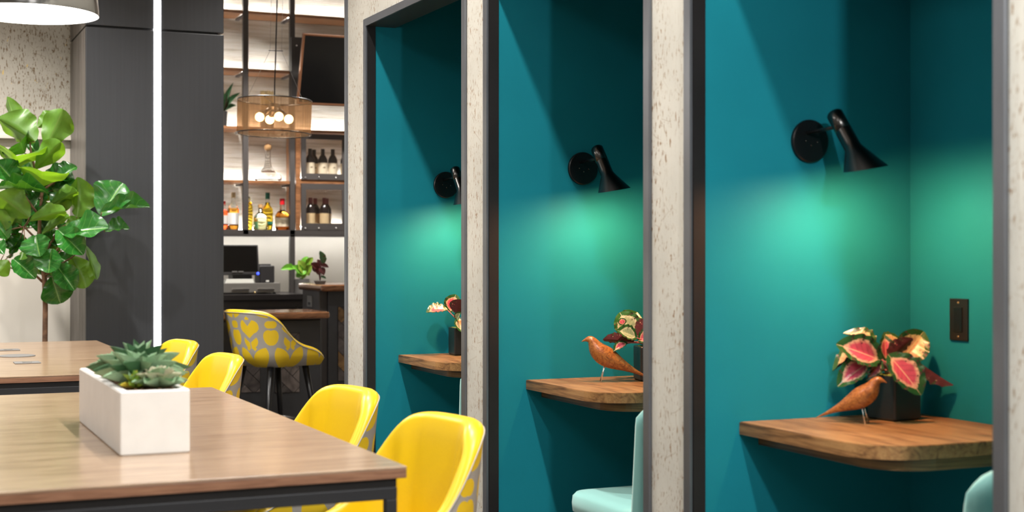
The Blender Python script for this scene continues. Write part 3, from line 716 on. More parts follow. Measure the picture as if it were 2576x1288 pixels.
add_leaf(cal3, 'cream', Q(2262, 912, .03), Q(2326, 832, .04), -FWD + UP * .3, 0.047)
add_leaf(cal3, 'cream', Q(2225, 870, .04), Q(2266, 840, .06), -FWD * .5 + UP, 0.028, 1)
add_leaf(cal3, 'pink', Q(2234, 892, -.07), Q(2322, 988, -.12), -FWD * .9 + UP * .55, 0.048)
add_leaf(cal3, 'pink', Q(2218, 905, -.04), Q(2184, 958, -.06), -FWD + RGT * .7, 0.014, 0)
add_leaf(cal3, 'green', Q(2296, 898, .02), Q(2390, 976, .0), FWD * .3 + UP * .6 - RGT * .9, 0.020, 0)
add_leaf(cal3, 'green', Q(2225, 930, .0), Q(2160, 930, .02), FWD * .6 + UP * .5, 0.026)
# middle alcove
pm = onZ(1612, 960, pz); pm = Vector((pm.x + 0.063, pm.y + 0.038, pz))
cal2 = square_pot(pm, math.radians(-14), 'green striped calathea in a square black pot ' + WHERE[1])
Dn = pm.x * S_ + pm.y * C_
add_leaf(cal2, 'green', Q(1592, 845, .02), Q(1560, 785, .03), -FWD + UP * .3, 0.050)
add_leaf(cal2, 'green', Q(1578, 820, .04), Q(1602, 784, .05), -FWD + UP * .4, 0.045)
add_leaf(cal2, 'pink', Q(1568, 818, -.0), Q(1562, 800, .0), -FWD + UP * .2, 0.016, 0, False)
add_leaf(cal2, 'green', Q(1602, 850, -.04), Q(1556, 828, -.07), -FWD + UP * .8, 0.032)
add_leaf(cal2, 'green', Q(1590, 862, -.02), Q(1517, 850, -.02), FWD * .7 + UP * .4, 0.024)
add_leaf(cal2, 'green', Q(1595, 860, -.03), Q(1550, 856, -.05), FWD * .6 + UP * .7, 0.028)
add_leaf(cal2, 'pink', Q(1578, 862, -.05), Q(1543, 880, -.08), -FWD * .6 + UP * .8, 0.018)
add_leaf(cal2, 'pink', Q(1604, 845, .0), Q(1640, 806, .02), FWD + UP * .4, 0.036)
add_leaf(cal2, 'pink', Q(1605, 858, -.02), Q(1650, 836, -.04), -FWD + UP * .7, 0.03)
add_leaf(cal2, 'cream', Q(1612, 862, .03), Q(1665, 860, .05), -FWD * .4 + UP, 0.035)
# far alcove
pf = onZ(1143, 895, pz); pf = Vector((pf.x + 0.058, pf.y + 0.047, pz))
cal1 = square_pot(pf, math.radians(-6), 'pink edged calathea in a square black pot ' + WHERE[0])
Dn = pf.x * S_ + pf.y * C_
add_leaf(cal1, 'pink', Q(1126, 780, -.02), Q(1073, 780, -.05), -FWD * .55 + UP, 0.042)
add_leaf(cal1, 'pink', Q(1132, 786, .03), Q(1146, 740, .04), -FWD + UP * .3, 0.040)
add_leaf(cal1, 'pink', Q(1150, 790, -.03), Q(1160, 752, -.05), FWD + UP * .4, 0.045)
add_leaf(cal1, 'green', Q(1148, 806, -.05), Q(1156, 786, -.09), -FWD + UP * .7, 0.018)
add_leaf(cal1, 'cream', Q(1155, 800, -.05), Q(1160, 832, -.10), -FWD + UP * .5, 0.026)
add_leaf(cal1, 'cream', Q(1165, 790, .0), Q(1215, 770, .03), -FWD * .6 + UP, 0.042)
add_leaf(cal1, 'pink', Q(1162, 800, .0), Q(1200, 810, -.04), -FWD * .6 + UP, 0.035)

# ------------------------------------------------------------------ wooden birds
def bird(loc, rz, label, s=1.0):
    b0 = thing('wooden_bird', loc, label, 'figurine', 'wooden birds on the desks', rz)
    # spine stations: x forward, z up, half height, half width
    st = [(-0.128, 0.006, 0.0008, 0.0010), (-0.105, 0.017, 0.0030, 0.0040), (-0.080, 0.029, 0.0062, 0.0085), (-0.052, 0.042, 0.0130, 0.0150), (-0.028, 0.053, 0.0215, 0.0215), (-0.006, 0.065, 0.0275, 0.0260),
          (0.013, 0.079, 0.0265, 0.0250), (0.024, 0.092, 0.0210, 0.0205), (0.029, 0.103, 0.0155, 0.0155), (0.035, 0.112, 0.0125, 0.0130), (0.042, 0.115, 0.0095, 0.0102), (0.048, 0.1135, 0.0058, 0.0062), (0.055, 0.111, 0.0026, 0.0028), (0.062, 0.1075, 0.0006, 0.0006)]
    bm = bmesh.new(); rings = []; n = 28
    for i, (x, z, hh, hw) in enumerate(st):
        a, c = st[max(i - 1, 0)], st[min(i + 1, len(st) - 1)]; d = Vector((c[0] - a[0], 0, c[1] - a[1])).normalized(); up = Vector((-d.z, 0, d.x))
        rr = []
        for k in range(n):
            t = 2 * math.pi * k / n; u, v = math.cos(t), math.sin(t)
            ridge = 1.0 + 0.10 * math.exp(-((t - math.pi / 2) / 0.35) ** 2) * (1 if -0.11 < x < 0.0 else 0) - 0.10 * (math.exp(-((t - 0.95) / 0.22) ** 2) + math.exp(-((t - (math.pi - 0.95)) / 0.22) ** 2)) * (1 if -0.11 < x < 0.005 else 0)
            rr.append((Vector((x, 0, z)) + up * (hh * v * ridge) + Vector((0, 1, 0)) * (hw * u * ridge)) * s)
        rings.append(rr)
    loft(bm, rings); o = new_obj('body', bm, M['bird_wood'], b0, smooth=True)
    sub = o.modifiers.new('smooth', 'SUBSURF'); sub.levels = 1; sub.render_levels = 2
    for sy in (-1, 1):
        bm = bmesh.new(); tube(bm, [Vector((-0.002, sy * 0.008, 0.050)) * s, Vector((0.010, sy * 0.016, 0.0)) * s], 0.0016 * s, 8); new_obj('leg', bm, M['chrome'], b0, smooth=True)
    return b0
# a bird's heading is chosen so that beak and tail fall on their places on the desk
def bird_at(tail_px, foot_px, label, s):
    tl, ft = onZ(*tail_px, pz), onZ(*foot_px, pz); d = ft - tl; rz = math.atan2(d.y, d.x)
    f2 = Vector((math.cos(rz), math.sin(rz), 0))
    loc = ft - f2 * 0.010 * s; return bird(Vector((loc.x, loc.y, pz)), rz, label, s)
bird_at((2050, 1058), (2181, 1066), 'wooden bird figurine facing away from the alcove opening beside the rose calathea', 1.05)
bird_at((1626, 960), (1511, 960), 'wooden bird figurine with its beak towards the alcove opening', 1.33)

# ------------------------------------------------------------------ tables
TZ = 0.76
def table(y0, y1, label):
    x0, x1 = -0.10, 1.105
    t = thing('oak_table', ((x0 + x1) / 2, (y0 + y1) / 2, 0), label, 'table', 'long oak tables')
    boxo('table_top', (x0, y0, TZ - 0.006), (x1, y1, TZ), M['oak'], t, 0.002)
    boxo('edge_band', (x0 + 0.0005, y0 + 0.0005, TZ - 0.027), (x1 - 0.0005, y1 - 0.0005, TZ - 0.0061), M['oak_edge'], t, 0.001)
    boxo('sub_frame', (x0 + 0.02, y0 + 0.015, TZ - 0.048), (x1 - 0.02, y1 - 0.015, TZ - 0.0271), M['jamb'], t)
    for (a, b_) in (((x0 + 0.02, y0 + 0.010), (x1 - 0.02, y0 + 0.036)), ((x0 + 0.02, y1 - 0.036), (x1 - 0.02, y1 - 0.010)), ((x0 + 0.02, y0 + 0.036), (x0 + 0.046, y1 - 0.036)), ((x1 - 0.046, y0 + 0.036), (x1 - 0.02, y1 - 0.036))):
        boxo('rail', (a[0], a[1], TZ - 0.076), (b_[0], b_[1], TZ - 0.0481), M['table_steel'], t, 0.002)
    for lx in (x0 + 0.02, x1 - 0.046):
        for ly in (y0 + 0.010, y1 - 0.036):
            boxo('leg', (lx, ly, 0), (lx + 0.026, ly + 0.026, TZ - 0.0761), M['table_steel'], t, 0.002)
    return t
T1 = table(3.085, 5.19, 'oak table with a dark steel frame carrying the white planter')
T2 = table(5.95, 8.22, 'oak table with outlet plates in its top in front of the fig')
def fitting(t, kind, c):
    if kind == 'plate':
        o = boxo('power_plate', (c.x - 0.055, c.y - 0.055, TZ), (c.x + 0.055, c.y + 0.055, TZ + 0.004), M['plate_grey'], t, 0.002)
        bm = bmesh.new(); l = c - t.location; box(bm, (l.x - 0.02, l.y - 0.02, TZ + 0.0041), (l.x + 0.02, l.y + 0.02, TZ + 0.006), 0.001); new_obj('flip_lid', bm, M['plastic_grey'], o)
    else:
        bm = bmesh.new(); l = c - t.location; lathe(bm, [(0.085, 0), (0.085, 0.003), (0.078, 0.005), (0, 0.005)], 32, (l.x, l.y, TZ)); new_obj('grommet', bm, M['plate_grey'], t)
c1, c2, c3 = onZ(68, 913, TZ), onZ(42, 896, TZ), onZ(20, 881, TZ)
for c, k in ((c1, 'plate'), (c2, 'disc'), (c3, 'plate')):
    fitting(T2, k, c)

fitting(T1, 'plate', Vector((0.640, 4.62, TZ)))
# ------------------------------------------------------------------ shell chairs and stool
def shell_parts(parent, z0, Hb, w=0.245, back=-0.235, front=0.215, rr=0.17, seat_z=0.085, lean0=0.03, ks=1.0):
    """U-shaped upholstered shell opening towards +x; outer print, yellow lining and rim"""
    # plan path from one arm tip round the back to the other
    path = []
    def add(x, y, nx, ny): path.append((x, y, nx, ny))
    na = 14
    for k in range(na): add(front - (front - (back + rr)) * k / na, w * (0.97 + 0.03 * k / na), 0, 1)
    for k in range(15):
        a = math.pi / 2 + math.pi / 2 * k / 14; add(back + rr + rr * math.cos(a), w - rr + rr * math.sin(a), math.cos(a), math.sin(a))
    nb = 6
    for k in range(1, nb): add(back, (w - rr) * (1 - 2 * k / nb), -1, 0)
    for k in range(15):
        a = math.pi + math.pi / 2 * k / 14; add(back + rr + rr * math.cos(a), -(w - rr) + rr * math.sin(a), math.cos(a), math.sin(a))
    for k in range(1, na + 1): add(back + rr + (front - back - rr) * k / na, -w * (1.0 - 0.03 * k / na), 0, -1)
    n = len(path); s = [0.0]
    for a, b_ in zip(path, path[1:]): s.append(s[-1] + math.hypot(b_[0] - a[0], b_[1] - a[1]))
    Lh = s[-1] / 2
    def top(d):   # d = arc distance from the back centre
        keys = [(0, 1.0), (0.12, 0.995), (0.19, 0.965), (0.24, 0.86), (0.295, 0.66), (0.35, 0.48), (0.42, 0.36), (0.52, 0.285), (Lh - 0.03, 0.215), (Lh, 0.13)]
        keys = [(a * ks if a < 0.53 else a, v) for a, v in keys]
        for (a, va), (b_, vb) in zip(keys, keys[1:]):
            if d <= b_:
                t = (d - a) / (b_ - a); return va + (vb - va) * t
        return keys[-1][1]
    tops = [top(abs(x - Lh)) for x in s]
    for _ in range(3): tops = [tops[0]] + [(tops[i - 1] + 2 * tops[i] + tops[i + 1]) / 4 for i in range(1, n - 1)] + [tops[-1]]
    m = 14
    def outer(i, t):
        x, y, nx, ny = path[i]; h = tops[i] * Hb * t; lean = lean0 * (h / Hb) ** 1.0 * max(0, -nx) + 0.02 * (h / Hb)
        rnd = 0.050 * (1 - min(1, h / 0.075)) ** 2
        return Vector((x + nx * (lean - rnd) - 0.0 * 0, y + ny * (lean * 0.55 - rnd), z0 + h))
    verts, faces, uv = [], [], []
    for i in range(n):
        for j in range(m + 1):
            verts.append(outer(i, j / m)); uv.append((s[i] - Lh + 0.02, tops[i] * Hb * j / m + 0.03))
    for i in range(n - 1):
        for j in range(m): a = i * (m + 1) + j; faces.append((a, a + 1, a + m + 2, a + m + 1))
    # underside fan
    cidx = len(verts); verts.append(Vector((-0.01, 0, z0 - 0.004))); uv.append((0, 0))
    for i in range(n - 1): faces.append((cidx, i * (m + 1), (i + 1) * (m + 1)))
    faces.append((cidx, (n - 1) * (m + 1), 0))
    me = bpy.data.meshes.new('shell'); me.from_pydata([tuple(v) for v in verts], [], faces); l = me.uv_layers.new(name='UVMap')
    for p in me.polygons:
        p.use_smooth = True
        for li in p.loop_indices: l.data[li].uv = uv[me.loops[li].vertex_index]
    me.materials.append(M['pattern']); me.update()
    bm2 = bmesh.new(); bm2.from_mesh(me); bmesh.ops.recalc_face_normals(bm2, faces=bm2.faces); bm2.to_mesh(me); bm2.free()
    o = bpy.data.objects.new('shell', me); C.objects.link(o); o.parent = parent
    # lining: from the rim over a rounded edge down the inside
    def th(i):
        d = abs(s[i] - Lh); f = 1 / (1 + math.exp((d - 0.20) / 0.012)); return 0.036 + 0.022 * f
    verts, faces = [], []; prof = [(0.0, 0.0), (0.06, 0.55), (0.25, 1.0), (0.6, 1.1), (0.9, 0.8), (1.0, 0.0)]; mi = 10
    for i in range(n):
        P0 = outer(i, 1.0); x, y, nx, ny = path[i]; inw = Vector((-nx, -ny, 0)); thk = th(i)
        for (f, hgt) in prof: verts.append(P0 + inw * (thk * f) + Vector((0, 0, 0.016 * hgt)))
        for j in range(1, mi + 1):
            t = 1 - j / mi; q = outer(i, max(t, 0.0)); zz = max(q.z, z0 + 0.03)
            puff = 0.010 * math.sin(math.pi * t) if abs(s[i] - Lh) < 0.19 else 0
            verts.append(Vector((q.x, q.y, zz)) + inw * (thk + puff))
    r = len(prof) + mi
    for i in range(n - 1):
        for j in range(r - 1): a = i * r + j; faces.append((a, a + 1, a + r + 1, a + r))
    for e in (0, n - 1): faces.append(tuple(e * r + j for j in range(r)))
    me = bpy.data.meshes.new('lining'); me.from_pydata([tuple(v) for v in verts], [], faces)
    bm2 = bmesh.new(); bm2.from_mesh(me); bmesh.ops.recalc_face_normals(bm2, faces=bm2.faces); bm2.to_mesh(me); bm2.free()
    for p in me.polygons: p.use_smooth = len(p.vertices) == 4
    me.materials.append(M['yellow']); o = bpy.data.objects.new('lining', me); C.objects.link(o); o.parent = parent
    # grey piping where print meets lining
    pts = [outer(i, 1.0) + Vector((path[i][2], path[i][3], 0)) * 0.001 for i in range(n)]
    bm = bmesh.new(); tube(bm, pts, 0.0022, 6); bmesh.ops.recalc_face_normals(bm, faces=bm.faces); new_obj('piping', bm, M['grey_piping'], parent, smooth=True)
    # seat cushion
    def ring(sc, z): return [Vector((0.0 + (x - 0.0) * sc, y * sc, z)) for (x, y, _, _) in path[::2]]
    bm = bmesh.new(); loft(bm, [ring(0.80, z0 + 0.005), ring(0.84, z0 + 0.03), ring(0.85, z0 + seat_z - 0.02), ring(0.82, z0 + seat_z - 0.006), ring(0.70, z0 + seat_z)]); new_obj('seat_cushion', bm, M['yellow'], parent, smooth=True)
def shell_chair(loc, rz, label, group):
    c = thing('shell_chair', loc, label, 'chair', group, rz); shell_parts(c, 0.375, 0.412, w=0.235, rr=0.15, ks=0.90)
    for sx in (-1, 1):
        for sy in (-1, 1):
            bm = bmesh.new(); tube(bm, [(sx * 0.13 - 0.01, sy * 0.14, 0.38), (sx * 0.20 - 0.01, sy * 0.20, 0.0)], [0.016, 0.010], 12); new_obj('leg', bm, M['black_metal'], c, smooth=True)
    return c
def copy_tree(o, parent=None):
    c = o.copy(); C.objects.link(c); c.parent = parent
    for ch in o.children:
        cc = copy_tree(ch, c); cc.matrix_local = ch.matrix_local
    return c
ch0 = shell_chair((1.19, 3.62, 0), math.pi + 0.20, 'yellow shell chair tucked under the end corner of the planter table', 'yellow chairs at the planter table')
for (x, y, rz, lab, grp) in ((1.20, 4.53, 0.05, 'yellow shell chair at the planter table between two other yellow chairs', 'yellow chairs at the planter table'),
        (1.16, 6.26, 0.0, 'yellow shell chair at the outlet table beside the gap between the tables', 'yellow chairs at the far table'),
        (1.18, 7.33, 0.06, 'yellow shell chair at the outlet table closest to the charcoal column', 'yellow chairs at the far table')):
    c = copy_tree(ch0); c.location = (x, y, 0); c.rotation_euler = (0, 0, math.pi + 0.15 + rz)
    if lab: c['label'] = lab; c['group'] = grp
st_loc = onZ(690, 1144, 0.0)
stool = thing('bar_stool', (st_loc.x, st_loc.y, 0), 'yellow and grey petal print counter stool with black legs at the bar', 'stool', None, math.radians(22))
shell_parts(stool, 0.555, 0.335, 0.222, -0.215, 0.225, 0.155, 0.085, 0.06)
for sx in (-1, 1):
    for sy in (-1, 1):
        bm = bmesh.new(); tube(bm, [(sx * 0.13, sy * 0.14, 0.555), (sx * 0.215, sy * 0.205, 0.0)], [0.021, 0.012], 14); new_obj('leg', bm, M['black_metal'], stool, smooth=True)
q = 0.62; fr_ = [(sx * (0.13 + 0.085 * q), sy * (0.14 + 0.065 * q), 0.555 * (1 - q)) for sx, sy in ((-1, -1), (1, -1), (1, 1), (-1, 1))]
bm = bmesh.new(); tube(bm, fr_ + [fr_[0]], 0.009, 8); new_obj('foot_rail', bm, M['chrome'], stool, smooth=True)

# ------------------------------------------------------------------ white planter with succulents
px0, px1, py0, py1, pzt = 0.526, 0.694, 3.51, 4.28, TZ + 0.156
pl = thing('trough_planter', ((px0 + px1) / 2, (py0 + py1) / 2, TZ), 'long white trough planter of succulents on the oak table', 'planter')
cxp, cyp = pl.location.x, pl.location.y
bm = bmesh.new(); hx, hy = (px1 - px0) / 2, (py1 - py0) / 2; Hh = 0.156
def rect(sx, sy, z, r=0.005):
    out = []
    for cx_, cy_, a0 in ((1, 1, 0), (-1, 1, math.pi / 2), (-1, -1, math.pi), (1, -1, 1.5 * math.pi)):
        for qq in range(4):
            a = a0 + math.pi / 2 * qq / 3; out.append(Vector((cx_ * (sx - r) + r * math.cos(a), cy_ * (sy - r) + r * math.sin(a), z)))
    return out
loft(bm, [rect(hx - .003, hy - .003, 0), rect(hx, hy, 0.004), rect(hx, hy, Hh - 0.004), rect(hx - .003, hy - .003, Hh), rect(hx - .019, hy - .019, Hh), rect(hx - .022, hy - .022, Hh - 0.004), rect(hx - .022, hy - .022, Hh - 0.03)])
new_obj('trough', bm, M['planter_white'], pl)
bm = bmesh.new(); bmesh.ops.create_grid(bm, x_segments=16, y_segments=60, size=1.0)
for v in bm.verts: v.co = Vector((v.co.x * (hx - .022), v.co.y * (hy - .022), Hh - 0.012 + random.uniform(0, 0.014)))
tag(new_obj('gravel', bm, M['soil'], pl, smooth=True), kind='stuff')
suc_leaf = {k: leaf_mesh('succulent_leaf', pointed, 8, 3, 0.30, -0.10, 0.0, 1, [M[k]]) for k in ('suc_a', 'suc_b', 'suc_c', 'suc_d', 'suc_y')}
for me in suc_leaf.values(): pass
def rosette(name, lx, ly, R, kinds, rows, height, wid, label, outer=None):
    loc = Vector((cxp + lx, cyp + ly, TZ + Hh - 0.006))
    r = thing(name, loc, label, 'plant', 'succulents in the white trough')
    bm = bmesh.new(); tube(bm, [(0, 0, -0.01), (0, 0, height * 0.3)], [0.010, 0.006], 8); new_obj('stem', bm, M['suc_c'], r)
    for ri in range(rows):
        n = 9 - ri if ri < 4 else 4; el = 0.15 + 1.15 * ri / max(1, rows - 1)
        for k in range(n):
            a = 2 * math.pi * k / n + ri * 0.9 + random.uniform(-.12, .12); L = R * (1.0 - 0.10 * ri) * random.uniform(.85, 1.1)
            d = Vector((math.cos(a) * math.cos(el), math.sin(a) * math.cos(el), math.sin(el)))
            b_ = loc + Vector((0, 0, height * 0.25 * (ri + 1) / rows)); nn = Vector((-math.cos(a) * math.sin(el), -math.sin(a) * math.sin(el), math.cos(el)))
            kk = outer if (outer and ri == 0) else random.choice(kinds)
            place_leaf(suc_leaf[kk], 'leaf', r, b_, b_ + d * L, nn, wid * random.uniform(.85, 1.1))
rosette('agave_succulent', -0.005, -0.215, 0.125, ['suc_a', 'suc_a', 'suc_b'], 5, 0.06, 0.020, 'sage green pointed succulent rising over the trough')
rosette('aloe_succulent', 0.012, -0.08, 0.145, ['suc_b', 'suc_b', 'suc_a'], 5, 0.06, 0.017, 'dark green long leaved succulent in the trough')
rosette('echeveria', 0.024, -0.305, 0.078, ['suc_d', 'suc_a', 'suc_d'], 5, 0.05, 0.024, 'pale blushing rosette succulent at the trough end', 'suc_a')
rosette('lime_succulent', -0.032, -0.290, 0.050, ['suc_c', 'suc_c', 'suc_y'], 3, 0.03, 0.011, 'small lime green succulent beside the pale rosette')
rosette('yellow_succulent', -0.035, 0.03, 0.060, ['suc_y', 'suc_c'], 4, 0.05, 0.012, 'yellow tipped succulent in the trough')
rosette('agave_succulent', 0.01, 0.16, 0.085, ['suc_a', 'suc_b'], 5, 0.05, 0.018, 'blue green succulent deep in the trough')
rosette('echeveria', 0.0, 0.30, 0.07, ['suc_a', 'suc_d'], 5, 0.05, 0.02, 'round sage rosette at the other end of the trough')

# ------------------------------------------------------------------ dome pendant over the tables
dp = atD(77, 36, 5.0)
pd = thing('dome_pendant', dp, 'large brushed nickel dome pendant with a glowing white inside', 'pendant lamp')
RD = 166 * 5.0 / FPX
out_p = [(RD, 0), (RD, 0.012), (RD * 0.985, 0.06), (RD * 0.93, 0.13), (RD * 0.80, 0.20), (RD * 0.58, 0.255), (RD * 0.3, 0.285), (0.04, 0.295), (0.035, 0.34), (0.0, 0.345)]
bm = bmesh.new(); lathe(bm, out_p, 64); bmesh.ops.recalc_face_normals(bm, faces=bm.faces); new_obj('dome', bm, M['dome_metal'], pd, smooth=True)
bm = bmesh.new(); lathe(bm, [(RD - 0.001, 0.0), (RD - 0.006, 0.002), (RD * 0.96, 0.06), (RD * 0.90, 0.125), (RD * 0.76, 0.19), (RD * 0.5, 0.24), (0.0, 0.27)], 64); bmesh.ops.recalc_face_normals(bm, faces=bm.faces); new_obj('dome_lining', bm, M['dome_inside'], pd, smooth=True)
bm = bmesh.new(); bmesh.ops.create_uvsphere(bm, u_segments=20, v_segments=12, radius=0.05, matrix=Matrix.Translation((0, 0, 0.12))); new_obj('bulb', bm, M['bulb_glow'], pd, smooth=True)
tubeo('cord', [dp + Vector((0, 0, 0.34)), Vector((dp.x, dp.y, CEIL))], 0.003, M['black_metal'], pd, 6)
light('pendant_light', 'POINT', dp + Vector((0, 0, 0.03)), 22, (1.0, 0.95, 0.88), 0.05, parent=pd)
# frosted globe pendant hanging over the aisle near the first alcove
gp = Vector((1.36, 0.72, 2.22))
gl = thing('globe_pendant', gp, 'frosted white globe pendant over the aisle', 'pendant lamp')
bm = bmesh.new(); bmesh.ops.create_uvsphere(bm, u_segments=32, v_segments=20, radius=0.055); new_obj('globe', bm, emit('globe_glass', (1.0, 0.97, 0.93), 3.0), gl, smooth=True)
tubeo('cord', [gp + Vector((0, 0, 0.055)), Vector((gp.x, gp.y, CEIL))], 0.003, M['black_metal'], gl, 6)
GLOBE = light('globe_light', 'POINT', gp + Vector((0, 0, -0.09)), 110, (0.95, 0.98, 1.0), 0.035, parent=gl)

# ------------------------------------------------------------------ the bar: counters
BW = bpy.data.objects.new('wall_bar', None); C.objects.link(BW); BW['kind'] = 'structure'
YB, YS = 12.0, 11.66
boxo('backsplash', (1.5, YB, 0), (5.0, YB + 0.1, onY(700, 590, YB).z), M['backsplash'], BW)
z0r = onY(700, 590, YB).z
bm = bmesh.new(); nz = 150; zz = []; rows_ = []
for k in range(nz * 6 + 1):
    z = z0r + (CEIL - z0r) * k / (nz * 6); ph = k / 6.0; amp = 0.006 * (0.5 + 0.5 * math.sin(k * 0.11))
    rows_.append([bm.verts.new((1.5 + 3.5 * i / 20, YB - 0.008 + 0.006 * math.cos(ph * 2 * math.pi) + 0.004 * math.sin(i * 1.1 + k * 0.05), z)) for i in range(21)])
for a, b_ in zip(rows_, rows_[1:]):
    for i in range(20): bm.faces.new((a[i], a[i + 1], b_[i + 1], b_[i]))
bmesh.ops.recalc_face_normals(bm, faces=bm.faces); tag(new_obj('ribbed_panelling', bm, M['bar_wall'], BW, smooth=True), kind='stuff')
struct('wall_bar_side', (5.0, 6.3, 0), (5.1, 12.2, CEIL), M['cream'])

def nose_slab(name, x0, x1, y0, y1, zt, th, mat, parent):
    o = boxo(name, (x0, y0, zt - th), (x1, y1, zt), mat, parent, th * 0.42, 3); return o
# lower counter
YL = 9.25
zl = onY(700, 786, YL).z; xl_end = onY(831, 795, YL).x
lc = thing('low_counter', ((1.95 + xl_end) / 2, YL + 0.3, 0), 'charcoal bar counter with a glossy walnut top and marble tile panels', 'bar counter')
nose_slab('counter_top', cxr + 0.006, xl_end, YL, YL + 0.50, zl, 0.048, M['bar_wood'], lc)
xb_end = onY(812, 900, YL + 0.16).x
boxo('counter_front', (cxr + 0.006, YL + 0.16, 0), (xb_end, YL + 0.48, zl - 0.0481), M['bar_front'], lc, 0.03, 4)
def tile_panel(xa, xb, za, zb, Y, mats, parent, off=0.0):
    """herringbone of marble tiles clipped to a rectangular recess"""
    l = parent.location
    fr0 = boxo('panel_bed', (xa, Y - 0.002, za), (xb, Y, zb), M['jamb'], parent)
    u = Vector((1, 0, 1)).normalized(); v = Vector((-1, 0, 1)).normalized(); tw, tl = 0.075, 0.17
    cnt = 0
    for i in range(-10, 11):
        for j in range(-6, 7):
            c = Vector(((xa + xb) / 2, 0, (za + zb) / 2)) + u * (i * (tw + 0.004)) + v * (j * (tl + 0.004) + (i % 2) * tl * 0.5)
            poly = [c + u * (sx * tw / 2) + v * (sy * tl / 2) for sx, sy in ((-1, -1), (1, -1), (1, 1), (-1, 1))]
            pts = [(p.x, p.z) for p in poly]
            for (ax, lim, sg) in ((0, xa + .004, 1), (0, xb - .004, -1), (1, za + .004, 1), (1, zb - .004, -1)):
                out = []
                for a, b_ in zip(pts, pts[1:] + pts[:1]):
                    da, db = sg * (a[ax] - lim), sg * (b_[ax] - lim)
                    if da >= 0: out.append(a)
                    if (da >= 0) != (db >= 0):
                        t = da / (da - db); out.append((a[0] + (b_[0] - a[0]) * t, a[1] + (b_[1] - a[1]) * t))
                pts = out
                if len(pts) < 3: break
            if len(pts) < 3: continue
            bm = bmesh.new(); f = [bm.verts.new((p[0] - l.x, Y - 0.007 - l.y, p[1] - l.z)) for p in pts]; g = [bm.verts.new((p[0] - l.x, Y - 0.002 - l.y, p[1] - l.z)) for p in pts]
            bm.faces.new(f)
            for k in range(len(f)): bm.faces.new((f[k], g[k], g[(k + 1) % len(f)], f[(k + 1) % len(f)]))
            bmesh.ops.recalc_face_normals(bm, faces=bm.faces); new_obj('tile', bm, random.choice(mats), parent); cnt += 1
Yp = YL + 0.16
a, b_ = onY(691, 838, Yp), onY(754, 987, Yp); tile_panel(a.x, b_.x, b_.z, a.z, Yp, [M['stone_a'], M['stone_a'], M['stone_b']], lc)
c_, d_ = onY(592, 838, Yp), onY(655, 987, Yp); tile_panel(c_.x, d_.x, d_.z, c_.z, Yp, [M['stone_b'], M['stone_b'], M['stone_a']], lc)
# raised bar
YU = 9.78
zu = onY(815, 716, YU).z; xu = onY(815, 716, YU).x
ub = thing('raised_bar', (xu + 0.8, YU + 0.3, 0), 'raised bar with a walnut top beyond the low counter', 'bar counter')
nose_slab('bar_top', xu - 0.02, 4.6, YU, YU + 0.62, zu, 0.05, M['bar_wood'], ub)
boxo('bar_front', (xu + 0.06, YU + 0.10, 0), (4.6, YU + 0.5, zu - 0.0501), M['bar_front'], ub, 0.004)
xpe = onY(782, 760, YU + 0.5).x
boxo('end_post', (xu - 0.0, YU + 0.12, 0), (xu + 0.0599, YU + 0.56, zu - 0.0501), M['post_grey'], ub, 0.003)
up = boxo('usb_plate', (xu - 0.006, YU + 0.30, zu - 0.17), (xu, YU + 0.42, zu - 0.09), M['plate_grey'], ub, 0.002)
bm = bmesh.new(); l = ub.location; box(bm, (xu - 0.008 - l.x, YU + 0.33 - l.y, zu - 0.155), (xu - 0.006 - l.x, YU + 0.39 - l.y, zu - 0.135), 0.0); new_obj('usb_socket', bm, M['outlet_slot'], up)
a, b_ = onY(849, 771, YU + 0.1), onY(930, 835, YU + 0.1); tile_panel(a.x, b_.x, b_.z - 0.35, a.z, YU + 0.1, [M['bronze_tile'], M['stone_b'], M['stone_b']], ub)

# back counter
YK = 11.25
zk = onY(650, 741, YK).z
bc = thing('back_counter', (2.6, YK + 0.35, 0), 'black back bar counter under the bottle shelves', 'counter')
boxo('worktop', (1.9, YK, zk - 0.045), (xu + 0.9, YB - 0.001, zk), M['counter_black'], bc, 0.003)
boxo('cabinet_front', (1.9, YK + 0.04, 0), (xu + 0.9, YB - 0.001, zk - 0.0451), M['post_grey'], bc)
for k in range(3): boxo('cabinet_door', (2.0 + k * 0.55, YK + 0.025, 0.1), (2.53 + k * 0.55, YK + 0.0399, zk - 0.10), M['plastic_black'], bc, 0.002)

